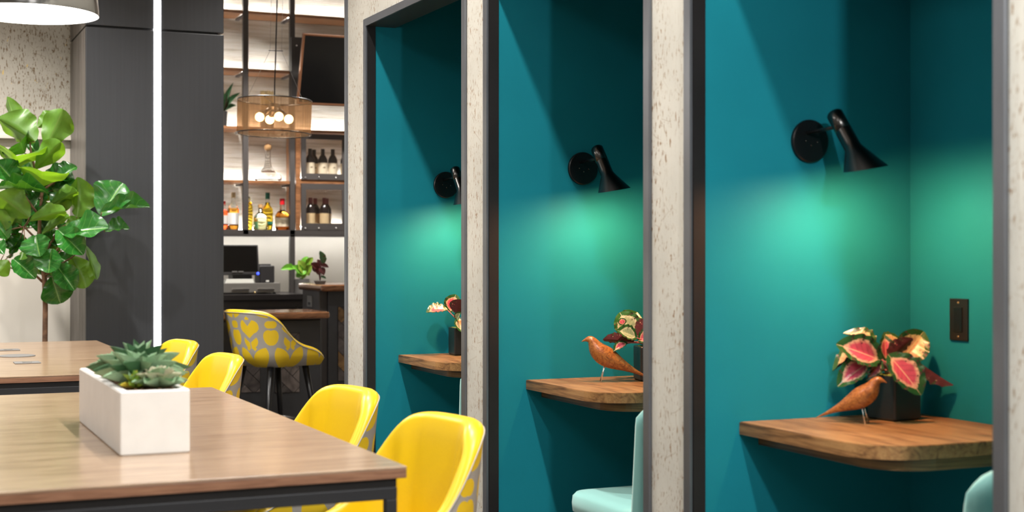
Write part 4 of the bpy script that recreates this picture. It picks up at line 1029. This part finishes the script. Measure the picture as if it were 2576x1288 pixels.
# ------------------------------------------------------------------ bottle shelving
sh = thing('bar_shelving', (3.0, YS, 0), 'tall dark post shelving with walnut shelves on the ribbed white wall', 'shelves')
def pX(px): return onY(px, 400, YS).x
posts = [(612, 625), (730, 742)]
ztop = CEIL; zlow = onY(650, 590, YS).z
for k, (a, b_) in enumerate(posts):
    boxo('post', (pX(a), YS, zlow if k == 0 else zk), (pX(b_), YS + 0.045, ztop), M['post_grey'], sh)
def shelf_z(px, py): return onY(px, py, YS).z
SHZ = [shelf_z(618, 26), shelf_z(618, 172), shelf_z(618, 318), shelf_z(618, 453)]
XR = 4.3
def wood_shelf(xa, xb, z): return boxo('shelf', (xa, YS + 0.005, z - 0.024), (xb, YB - 0.02, z), M['shelf_wood'], sh, 0.001)
for k, z in enumerate(SHZ):
    wood_shelf(1.9, pX(612) - 0.002, z); wood_shelf(pX(625) + 0.002, pX(730) - 0.002, z)
    if k in (0, 2): wood_shelf(pX(742) + 0.002, XR, z if k == 0 else shelf_z(800, 327))
    for (a, b_) in posts:
        boxo('bracket', (pX(a) + 0.004, YS + 0.046, z - 0.040), (pX(a) + 0.032, YS + 0.31, z - 0.0245), M['post_grey'], sh)
    for (xa, xb) in ((1.9, pX(612) - 0.01), (pX(625) + 0.01, pX(730) - 0.01)):
        boxo('led_strip', (xa, YB - 0.09, z), (xb, YB - 0.06, z + 0.008), M['bar_led'], sh)
boxo('led_strip', (pX(742) + 0.01, YB - 0.09, SHZ[0]), (XR, YB - 0.06, SHZ[0] + 0.008), M['bar_led'], sh)
zr3 = shelf_z(800, 327); boxo('led_strip', (pX(742) + 0.01, YB - 0.09, zr3), (XR, YB - 0.06, zr3 + 0.008), M['bar_led'], sh)
zb = shelf_z(650, 578)
boxo('bottom_shelf', (1.9, YS, zb - 0.040), (XR, YB - 0.02, zb), M['post_grey'], sh, 0.002)
boxo('led_strip', (1.9, YB - 0.09, zb), (pX(730), YB - 0.06, zb + 0.008), M['bar_led'], sh)
boxo('shelf_lip', (1.9, YS, zb - 0.057), (XR, YS + 0.02, zb - 0.0401), M['post_grey'], sh)  # lip added to hide the glowing strip behind it
boxo('led_strip', (1.9, YB - 0.19, zb - 0.048), (XR, YB - 0.18, zb - 0.0401), M['bar_led'], sh)  # strip under the shelf, added to brighten the backsplash
# wine cabinet in the right bay
wc = thing('wine_cabinet', ((pX(745) + XR) / 2, YS, zb), 'walnut wine cabinet with two dark framed windows', 'cabinet')
xw0 = pX(745)
boxo('side', (xw0, YS + 0.01, zb), (xw0 + 0.04, YB - 0.022, zr3 - 0.0245), M['shelf_wood'], wc)
zm0, zm1 = shelf_z(800, 462), shelf_z(800, 451)
boxo('divider', (xw0 + 0.0401, YS + 0.01, zm0), (XR, YB - 0.022, zm1), M['shelf_wood'], wc)
def window_frame(y_top, wy0, wy1, y_bot):
    xa, xb = pX(758), XR; wa, wb = pX(770), pX(861); za, zb_ = shelf_z(800, y_bot), shelf_z(800, y_top); w0, w1 = shelf_z(815, wy1), shelf_z(815, wy0)
    Yf0, Yf1 = YS - 0.002, YS + 0.012
    for (lo, hi) in (((xa, za), (xb, w0)), ((xa, w1), (xb, zb_)), ((xa, w0), (wa, w1)), ((wb, w0), (xb, w1))):
        boxo('frame_bar', (lo[0], Yf0, lo[1]), (hi[0], Yf1, hi[1]), M['post_grey'], wc)
    boxo('pane', (wa - 0.003, Yf0 + 0.004, w0 - 0.003), (wb + 0.003, Yf0 + 0.007, w1 + 0.003), M['pane'], wc)
    for px_ in (768, 802, 845):
        p_ = onY(px_, y_bot - 5, Yf0); l = wc.location
        bm = bmesh.new(); bmesh.ops.create_uvsphere(bm, u_segments=10, v_segments=6, radius=0.009, matrix=Matrix.Translation(p_ - l)); new_obj('bolt', bm, M['chrome'], wc, smooth=True)
    boxo('led_strip', (wa, YB - 0.05, za + 0.03), (wb + 0.3, YB - 0.022, za + 0.036), M['bar_led'], wc)
    return w0
w_up = window_frame(337, 351, 437, 452); w_lo = window_frame(462, 477, 562, 579)

# ------------------------------------------------------------------ bottles and shelf items
def bottle(name, px, base_z, Y, R, prof, mats, label, group, cap=None, lab=None, liquid=None):
    """prof: list of (r, z) in units of R and m; lab: (z0, z1, material); cap: (r, z0, z1, material)"""
    x = onY(px, 500, Y).x; t = thing(name, (x, Y, base_z), label, 'bottle', group)
    bm = bmesh.new(); lathe(bm, [(0, 0.0005)] + [(r * R, z + 0.0005) for r, z in prof], 24); bmesh.ops.recalc_face_normals(bm, faces=bm.faces); new_obj('glass', bm, mats, t, smooth=True)
    if liquid:
        zl_, ml = liquid; pp = [(0, 0.004)] + [(max(0.001, r * R * 0.96 - 0.0008), max(z, 0.004)) for r, z in prof if z <= zl_]
        pp += [(pp[-1][0], zl_), (0, zl_)]; bm = bmesh.new(); lathe(bm, pp, 24); bmesh.ops.recalc_face_normals(bm, faces=bm.faces); new_obj('liquor', bm, ml, t, smooth=True)
    if cap:
        r, a, b_, mm = cap; bm = bmesh.new(); lathe(bm, [(0, a), (r, a), (r, b_ - 0.002), (r * 0.85, b_), (0, b_)], 20); new_obj('cap', bm, mm, t)
    if lab:
        a, b_, mm = lab; bm = bmesh.new(); lathe(bm, [(R * 1.012, a), (R * 1.012, b_)], 32); lo = new_obj('label', bm, mm, t, smooth=True)
        return t, lo
    return t, None
WINE = [(0.92, 0), (1, 0.006), (1, 0.185), (0.97, 0.20), (0.72, 0.225), (0.42, 0.245), (0.38, 0.26), (0.38, 0.30), (0, 0.30)]
def wine(px, base_z, Y, foil, lm, label, group, h=1.0, mark=True):
    R = 0.040; t, lo = bottle('wine_bottle', px, base_z, Y, R, [(r, z * h) for r, z in WINE], M['wine_glass'], label, group, (R * 0.42, 0.215 * h + 0.03, 0.302 * h, M[foil]), (0.04, 0.145, M[lm]))
    if mark:
        bm = bmesh.new(); box(bm, (-0.012, -R * 1.03 - 0.0008, 0.102), (0.012, -R * 1.03, 0.106)); box(bm, (-0.002, -R * 1.03 - 0.0008, 0.105), (0.009, -R * 1.03, 0.112)); new_obj('label_mark', bm, M['ink'], lo)
Yw = YS + 0.11; Yw2 = YS + 0.22
zwu, zwl = zm1, zb
sc_w = 0.88
wine(780, zwu, Yw, 'wine_glass', 'label_cream', 'wine bottle with a cream label behind the upper cabinet window', 'wine in the upper cabinet', sc_w)
wine(812, zwu, Yw, 'wine_glass', 'label_cream', 'wine bottle with a cream label behind the upper cabinet window', 'wine in the upper cabinet', sc_w)
wine(837, zwu, Yw, 'wine_glass', 'label_cream', 'wine bottle with a cream label behind the upper cabinet window', 'wine in the upper cabinet', sc_w)
wine(790, zwu, Yw2, 'wine_glass', 'label_cream', 'wine bottle with a cream label behind the upper cabinet window', 'wine in the upper cabinet', sc_w)
wine(868, zwu, Yw, 'wine_glass', 'label_cream', 'wine bottle with a cream label behind the upper cabinet window', 'wine in the upper cabinet', sc_w)
for px_, yy in ((781, Yw), (793, Yw2), (816, Yw), (822, Yw2)):
    wine(px_, zwl, yy, 'foil_red', 'label_tan', 'red foiled wine bottle with a tan label behind the lower cabinet window', 'wine in the lower cabinet', 0.92, False)
Yb = YS + 0.12
zsh = zb
WHI = [(0.92, 0), (1, 0.006), (1, 0.165), (0.96, 0.178), (0.45, 0.215), (0.36, 0.235), (0.34, 0.292), (0.40, 0.293), (0.40, 0.30), (0, 0.30)]
bottle('liquor_bottle', 587, zsh, Yb, 0.046, WHI, M['glass_clear'], 'tall amber liquor bottle with a white label', 'bottles on the bottom shelf', (0.017, 0.27, 0.312, M['label_tan']), (0.045, 0.140, M['label_white']), (0.178, M['amber']))
bottle('liquor_bottle', 563, zsh, Yb + 0.08, 0.040, [(r, z * 0.78) for r, z in WHI], M['glass_clear'], 'orange red liquor bottle half hidden by the column', 'bottles on the bottom shelf', (0.016, 0.22, 0.242, M['wax_red']), (0.05, 0.12, M['label_white']), (0.16, M['red_liq']))
bottle('liquor_bottle', 624, zsh, Yb + 0.08, 0.040, [(0.95, 0), (1, 0.005), (1, 0.19), (0.8, 0.225), (0.4, 0.25), (0.36, 0.28), (0, 0.285)], M['glass_clear'], 'golden liquor bottle half hidden by the dark post', 'bottles on the bottom shelf', None, None, (0.23, M['gold_liq']))
bottle('liquor_bottle', 655, zsh, Yb - 0.02, 0.060, [(0.92, 0), (1, 0.008), (1, 0.085), (0.90, 0.110), (0.55, 0.135), (0.28, 0.150), (0.26, 0.19), (0, 0.19)], M['glass_clear'], 'squat clear liquor bottle with a round cork stopper', 'bottles on the bottom shelf', (0.020, 0.185, 0.215, M['ball_wood']), None, (0.09, M['pale_liq']))
bottle('liquor_bottle', 673, zsh, Yb + 0.07, 0.046, WHI, M['glass_clear'], 'yellow liquor bottle with a teal cap', 'bottles on the bottom shelf', (0.019, 0.265, 0.318, M['foil_green']), (0.05, 0.072, M['foil_green']), (0.235, M['gold_liq']))
mk, lo = bottle('liquor_bottle', 710, zsh, Yb, 0.060, [(0.92, 0), (1, 0.006), (1.03, 0.10), (0.98, 0.125), (0.75, 0.150), (0.36, 0.165), (0.32, 0.18), (0.30, 0.25), (0, 0.25)], M['glass_clear'], 'whiskey bottle with a dripping red wax neck and cream label', 'bottles on the bottom shelf', (0.022, 0.215, 0.268, M['wax_red']), (0.03, 0.105, M['label_cream']), (0.165, M['amber']))
def text_on(parent_part, txt, size, loc, mat):
    cu = bpy.data.curves.new('lettering', 'FONT'); cu.body = txt; cu.size = size; cu.align_x = 'CENTER'; cu.extrude = 0.0002
    to = bpy.data.objects.new('lettering', cu); C.objects.link(to); bpy.context.view_layer.update()
    dg = bpy.context.evaluated_depsgraph_get(); me = bpy.data.meshes.new_from_object(to.evaluated_get(dg)); bpy.data.objects.remove(to)
    me.materials.clear(); me.materials.append(mat); o = bpy.data.objects.new('lettering', me); C.objects.link(o); o.parent = parent_part
    o.location = loc; o.rotation_euler = (math.pi / 2, 0, 0); return o
text_on(lo, "Maker's", 0.022, (0, -0.0635, 0.077), M['ink']); text_on(lo, "Mark", 0.022, (0, -0.0635, 0.053), M['ink'])
# decanter
zd = SHZ[3]; xd = onY(672, 400, YS + 0.15).x
dc = thing('decanter', (xd, YS + 0.125, zd), 'clear glass decanter with a wooden ball stopper', 'decanter')
bm = bmesh.new(); lathe(bm, [(0, 0.001), (0.10, 0.001), (0.115, 0.012), (0.118, 0.035), (0.105, 0.06), (0.06, 0.085), (0.032, 0.12), (0.022, 0.17), (0.022, 0.26), (0.026, 0.265), (0.020, 0.262), (0.018, 0.17), (0.028, 0.12), (0.056, 0.088), (0.10, 0.062), (0.113, 0.035), (0.110, 0.015), (0, 0.006)], 32)
bmesh.ops.recalc_face_normals(bm, faces=bm.faces); new_obj('glass', bm, M['glass_clear'], dc, smooth=True)
bm = bmesh.new(); bmesh.ops.create_uvsphere(bm, u_segments=16, v_segments=10, radius=0.032, matrix=Matrix.Translation((0, 0, 0.285))); new_obj('stopper', bm, M['ball_wood'], dc, smooth=True)
# straw vase behind the drum lamp, and the spiky plant beside the column
xs = onY(672, 280, YS + 0.15).x
sv = thing('straw_vase', (xs, YS + 0.15, SHZ[2]), 'pale straw bundle vase standing behind the drum lamp', 'vase')
bm = bmesh.new(); lathe(bm, [(0, 0.0005), (0.055, 0.0005), (0.062, 0.10), (0.058, 0.16), (0, 0.16)], 20); new_obj('body', bm, M['concrete_grey'], sv)
bm = bmesh.new()
for k in range(60):
    a = random.uniform(0, 6.28); r = 0.05 * math.sqrt(random.random()); tube(bm, [(r * math.cos(a), r * math.sin(a), 0.15), (r * 1.12 * math.cos(a), r * 1.12 * math.sin(a), 0.315 + random.uniform(-.006, .006))], 0.0035, 5)
tag(new_obj('straw', bm, M['straw'], sv), kind='stuff')
xq = onY(560, 300, YS + 0.12).x
sp = thing('spiky_plant', (xq, YS + 0.12, SHZ[2]), 'spiky dark leaved plant on the shelf beside the column', 'plant')
bm = bmesh.new(); lathe(bm, [(0, 0.0005), (0.036, 0.0005), (0.040, 0.13), (0.036, 0.13), (0.035, 0.12), (0, 0.12)], 20); new_obj('pot', bm, M['plastic_black'], sp)
dl = leaf_mesh('spike_leaf', pointed, 8, 2, 0.3, 0.10, 0, 1, [M['suc_b']]); dl2 = leaf_mesh('spike_leaf', pointed, 8, 2, 0.3, 0.05, 0, 1, [M['cal_under']])
for k, (tx, ty, me_) in enumerate(((586, 206, dl), (604, 230, dl), (596, 262, dl), (572, 225, dl2), (545, 215, dl), (540, 250, dl2), (578, 245, dl2), (555, 200, dl))):
    B = Vector((xq, YS + 0.12, SHZ[2] + 0.12)); T = onY(tx, ty, YS + 0.10 + 0.03 * (k % 3)); place_leaf(me_, 'leaf', sp, B, T, (-0.2, -1, 0.5), 0.022)

# ------------------------------------------------------------------ television
YT = 11.35
tv_c = thing('television', (0, 0, 0), 'black wall television with a copper frame tilted downwards', 'television')
tl_, bl_ = onY(760, 84, YT - 0.17), onY(747, 262, YT + 0.02)
W_, H__ = 1.08, (tl_ - bl_).length
tv_c.location = bl_ + Vector((W_ / 2, 0, 0))
ax = (tl_ - bl_); ax.x = 0; tilt = math.atan2(-ax.y, ax.z); H__ = ax.length
def tvb(name, lo, hi, mat, bev=0.0): 
    bm = bmesh.new(); box(bm, lo, hi, bev); bmesh.ops.rotate(bm, verts=bm.verts, cent=(0, 0, 0), matrix=Matrix.Rotation(tilt, 3, 'X')); return new_obj(name, bm, mat, tv_c)
tvb('housing', (-W_ / 2 + 0.005, 0.004, 0.005), (W_ / 2 - 0.005, 0.045, H__ - 0.005), M['plastic_black'], 0.004)
tvb('screen', (-W_ / 2 + 0.016, -0.002, 0.018), (W_ / 2 - 0.016, 0.0039, H__ - 0.014), M['tv_screen'])
for (lo, hi) in (((-W_ / 2, -0.004, 0), (-W_ / 2 + 0.016, 0.03, H__)), ((W_ / 2 - 0.016, -0.004, 0), (W_ / 2, 0.03, H__)), ((-W_ / 2 + 0.016, -0.004, H__ - 0.014), (W_ / 2 - 0.016, 0.03, H__)), ((-W_ / 2 + 0.016, -0.004, 0), (W_ / 2 - 0.016, 0.03, 0.018))):
    tvb('bezel', lo, hi, M['tv_frame'], 0.002)
zb0, zb1 = onY(750, 250, YS - 0.05).z, onY(750, 93, YS - 0.05).z
mnt = tv_c
boxo('mounting_plate', (pX(731), YS - 0.03, zb0), (pX(742) + 0.45, YS - 0.0002, zb1), M['post_grey'], mnt)
boxo('tilt_arm', (pX(742) + 0.40, YT - 0.05, (zb0 + zb1) / 2 - 0.05), (pX(742) + 0.45, YS - 0.0301, (zb0 + zb1) / 2 + 0.05), M['post_grey'], mnt)
bm = bmesh.new(); pp = onY(746, 115, YS - 0.03) - mnt.location; bmesh.ops.create_uvsphere(bm, u_segments=10, v_segments=6, radius=0.009, matrix=Matrix.Translation(pp)); new_obj('bolt', bm, M['chrome'], mnt, smooth=True)

# ------------------------------------------------------------------ till on the back counter
YP = YK + 0.14
dr_l, dr_r = onY(540, 728, YP), onY(705, 728, YP); zdt = onY(650, 712, YP).z
cd = thing('cash_drawer', ((dr_l.x + dr_r.x) / 2, YP + 0.2, zk), 'grey steel cash drawer with two slot handles', 'cash drawer')
boxo('drawer_body', (dr_l.x, YP, zk + 0.012), (dr_r.x, YP + 0.42, zdt), M['plastic_grey'], cd, 0.004)
for (a, b_) in ((583, 627), (647, 690)):
    p0, p1 = onY(a, 728, YP), onY(b_, 728, YP); boxo('handle', (p0.x, YP - 0.008, p0.z - 0.006), (p1.x, YP - 0.0001, p0.z + 0.006), M['chrome'], cd, 0.003)
p0 = onY(641, 736, YP); bm = bmesh.new(); bmesh.ops.create_uvsphere(bm, u_segments=12, v_segments=8, radius=0.010, matrix=Matrix.Translation(p0 - cd.location)); new_obj('lock', bm, M['brass'], cd, smooth=True)
for xx in (dr_l.x + 0.03, dr_r.x - 0.05):
    for yy in (YP + 0.03, YP + 0.36): boxo('foot', (xx, yy, zk), (xx + 0.02, yy + 0.02, zk + 0.0119), M['plastic_black'], cd)
pr_l, pr_r = onY(654, 690, YP + 0.05), onY(691, 690, YP + 0.05); zpt = onY(670, 668, YP + 0.05).z
rp = thing('receipt_printer', ((pr_l.x + pr_r.x) / 2, YP + 0.12, zdt), 'black receipt printer beside the till screen', 'printer')
boxo('body', (pr_l.x, YP + 0.05, zdt), (pr_r.x, YP + 0.24, zpt), M['plastic_black'], rp, 0.012, 3)
boxo('paper_cover', (pr_l.x + 0.015, YP + 0.09, zpt + 0.0001), (pr_r.x - 0.02, YP + 0.22, zpt + 0.012), M['plastic_black'], rp, 0.004)
zpi = onY(670, 707, YP + 0.05).z
boxo('indicator', (pr_l.x + 0.05, YP + 0.048, zpi - 0.006), (pr_l.x + 0.075, YP + 0.0499, zpi + 0.006), M['paper'], rp)
mt = thing('till_monitor', (onY(605, 700, YP + 0.08).x, YP + 0.16, zdt), 'black till touch screen with a blue power light', 'monitor')
ml, mr = onY(540, 690, YP + 0.02).x, onY(653, 690, YP + 0.02).x; zm_b, zm_t = onY(605, 690, YP + 0.02).z, onY(605, 616, YP + 0.10).z
bm = bmesh.new(); hgt = math.hypot(zm_t - zm_b, 0.06); box(bm, (ml - mt.location.x, 0, 0), (mr - mt.location.x, 0.04, hgt), 0.005)
bmesh.ops.rotate(bm, verts=bm.verts, cent=(0, 0, 0), matrix=Matrix.Rotation(-0.22, 3, 'X')); bmesh.ops.translate(bm, verts=bm.verts, vec=(0, YP + 0.02 - mt.location.y, zm_b - zdt)); new_obj('housing', bm, M['plastic_black'], mt)
bm = bmesh.new(); box(bm, (ml - mt.location.x + 0.012, -0.001, 0.02), (mr - mt.location.x - 0.012, 0.0, hgt - 0.012))
bmesh.ops.rotate(bm, verts=bm.verts, cent=(0, 0, 0), matrix=Matrix.Rotation(-0.22, 3, 'X')); bmesh.ops.translate(bm, verts=bm.verts, vec=(0, YP + 0.02 - mt.location.y, zm_b - zdt)); new_obj('screen', bm, M['tv_screen'], mt)
boxo('stand', (mt.location.x - 0.06, YP + 0.10, zdt), (mt.location.x + 0.10, YP + 0.26, zm_b + 0.05), M['plastic_black'], mt, 0.006)
bl = onY(649, 688, YP + 0.015); bm = bmesh.new(); bmesh.ops.create_uvsphere(bm, u_segments=12, v_segments=8, radius=0.011, matrix=Matrix.Translation(bl - mt.location)); new_obj('power_light', bm, M['blue_led'], mt, smooth=True)
for (a, b_) in ((584, 597), (600, 613)):
    p0, p1 = onY(a, 685, YP + 0.012), onY(b_, 680, YP + 0.012); boxo('maker_mark', (p0.x, YP + 0.016, p0.z), (p1.x, YP + 0.0205, p0.z + 0.010), M['plate_grey'], mt)
kb0, kb1 = onY(566, 706, YP + 0.02), onY(638, 692, YP + 0.02)
boxp = thing('paper_stack', ((kb0.x + kb1.x) / 2, YP + 0.04, zdt), 'stack of white paper under the till screen', 'paper')
for k in range(3): boxo('sheet_block', (kb0.x + 0.004 * k, YP + 0.005 + 0.002 * k, zdt + 0.0002 + 0.011 * k), (kb1.x - 0.003 * k, YP + 0.095, zdt + 0.011 * (k + 1)), M['paper'], boxp, 0.001)

# ------------------------------------------------------------------ plants on the raised bar
gpl = onY(766, 730, YU + 0.9)
gx = onY(760, 730, YK - 0.02 + 0.2).x
gv = thing('potted_foliage', (gx, YK + 0.2, zk), 'bright green leafy plant in a tall grey cylinder pot on the back counter', 'plant')
pt_z = onY(760, 702, YK + 0.2).z - zk
bm = bmesh.new(); lathe(bm, [(0, 0.0005), (0.062, 0.0005), (0.066, pt_z), (0.060, pt_z), (0.058, pt_z - 0.02), (0, pt_z - 0.02)], 28); new_obj('pot', bm, M['concrete_grey'], gv, smooth=False)
gm = [leaf_mesh('foliage_leaf', oval, 8, 3, 0.25, 0.2, 0.05, 3, [M['leaf_bright']]), leaf_mesh('foliage_leaf', oval, 8, 3, 0.2, 0.1, 0.05, 3, [M['suc_c']])]
Bz = Vector((gx, YK + 0.2, zk + pt_z - 0.015))
for k, (tx, ty, bx_, by_, hw) in enumerate(((710, 674, 742, 676, 10), (752, 655, 766, 688, 14), (772, 645, 768, 672, 14), (786, 648, 772, 668, 9), (755, 690, 766, 678, 11), (778, 684, 768, 690, 10), (740, 668, 760, 690, 12), (763, 700, 762, 682, 9), (745, 695, 758, 690, 9), (782, 664, 770, 690, 10))):
    B, T = onY(bx_, by_, YK + 0.18), onY(tx, ty, YK + 0.14 + 0.02 * (k % 3)); place_leaf(gm[k % 2], 'leaf', gv, B, T, (-.1, -1, 0.7), hw * 11.3 / FPX)
    tubeo('stem', [Bz, Bz.lerp(B, 0.6), B], 0.003, M['leaf_bright'], gv, 5)
dx_ = onY(805, 708, YU + 0.25).x
dv = thing('dark_calathea', (dx_, YU + 0.25, zu), 'dark burgundy leaved plant in a low grey bowl on the raised bar', 'plant')
bm = bmesh.new(); lathe(bm, [(0, 0.0005), (0.036, 0.0005), (0.046, 0.022), (0.042, 0.024), (0.036, 0.016), (0, 0.016)], 24); new_obj('bowl', bm, M['concrete_grey'], dv)
dm = [leaf_mesh('dark_leaf', oval, 8, 3, 0.25, 0.15, 0.05, 3, [M['cal_under'], M['cal_under']], 0.004), leaf_mesh('dark_leaf', oval, 8, 3, 0.2, 0.1, 0.05, 3, [M['suc_b'], M['cal_under']], 0.004)]
Bz = Vector((dx_, YU + 0.25, zu + 0.016)); Dd = Bz.x * S_ + Bz.y * C_
for k, (tx, ty, bx_, by_, hw) in enumerate(((806, 632, 814, 664, 9), (826, 671, 806, 668, 6), (786, 680, 802, 670, 12), (784, 662, 800, 676, 9), (800, 690, 804, 672, 10), (800, 652, 806, 674, 7), (815, 690, 806, 674, 8), (820, 700, 806, 696, 4))):
    B, T = atD(bx_, by_, Dd), atD(tx, ty, Dd - 0.04 + 0.02 * (k % 3)); place_leaf(dm[1 if k in (0, 7) else 0], 'leaf', dv, B, T, (-.1, -1, 0.5), hw * Dd / FPX)
    tubeo('stem', [Bz, Bz.lerp(B, 0.6), B], 0.002, M['cal_under'], dv, 5)

# ------------------------------------------------------------------ drum pendant over the bar
YD = 9.45
dpc = onY(690, 295, YD); Dd = dpc.x * S_ + dpc.y * C_; Rr = 92 * Dd / FPX; hh = 42 * Dd / FPX
dr = thing('drum_pendant', dpc, 'sheer brown drum pendant with glowing globe bulbs over the bar', 'pendant lamp', None, 0.0)
dr.rotation_euler = (math.radians(-1.0), math.radians(1.6), 0)
bm = bmesh.new(); lathe(bm, [(Rr, -hh), (Rr * 1.01, hh)], 64); new_obj('shade', bm, M['shade'], dr, smooth=True)
for z, nm in ((-hh, 'rim'), (hh, 'rim')):
    bm = bmesh.new(); tube(bm, [(Rr * 1.005 * math.cos(a), Rr * 1.005 * math.sin(a), z) for a in [2 * math.pi * k / 64 for k in range(65)]], 0.004, 6); new_obj(nm, bm, M['black_metal'], dr, smooth=True)
bm = bmesh.new(); lathe(bm, [(0, hh - 0.02), (0.03, hh - 0.02), (0.045, hh - 0.045), (0.02, hh - 0.06), (0, hh - 0.06)], 20); new_obj('hub', bm, M['bulb_socket'], dr)
for k in range(3): 
    a = 2 * math.pi * k / 3; bm = bmesh.new(); tube(bm, [(0, 0, hh - 0.03), (Rr * math.cos(a), Rr * math.sin(a), hh - 0.004)], 0.003, 6); new_obj('spider_arm', bm, M['black_metal'], dr)
for k in range(4):
    a = 2 * math.pi * k / 4 + 0.05; d = Vector((math.cos(a), math.sin(a), 0)); b0 = d * 0.03 + Vector((0, 0, hh - 0.055)); b1 = d * 0.075 + Vector((0, 0, hh - 0.095))
    bm = bmesh.new(); tube(bm, [b0, b1], [0.014, 0.017], 12); sk = new_obj('socket', bm, M['bulb_socket'], dr, smooth=True)
    bm = bmesh.new(); bmesh.ops.create_uvsphere(bm, u_segments=16, v_segments=12, radius=0.031, matrix=Matrix.Translation(b1 + (b1 - b0).normalized() * 0.036)); new_obj('bulb', bm, M['bulb_glow'], sk, smooth=True)
light('drum_light', 'POINT', dpc + Vector((0, 0, -0.03)), 4, (1.0, 0.75, 0.45), 0.05, parent=dr)
cz = onY(691, 127, YD).z - dpc.z
bm = bmesh.new(); tube(bm, [(0, 0, hh - 0.03), (-0.003, 0, hh + 0.12), (0, 0, cz), (0.0, 0, CEIL - dpc.z)], 0.0045, 8); new_obj('cable', bm, M['black_metal'], dr, smooth=True)
bm = bmesh.new(); tube(bm, [(-0.045, 0.017, cz), (0.045, -0.017, cz)], 0.003, 6); new_obj('spreader_bar', bm, M['black_metal'], dr)
for sx in (-1, 1):
    bm = bmesh.new(); tube(bm, [(sx * 0.036, -sx * 0.014, CEIL - dpc.z), (sx * 0.036, -sx * 0.014, cz), (sx * Rr * 0.72, -sx * Rr * 0.3, hh)], 0.0012, 5); new_obj('suspension_wire', bm, M['chrome'], dr)
bpy.context.view_layer.update()
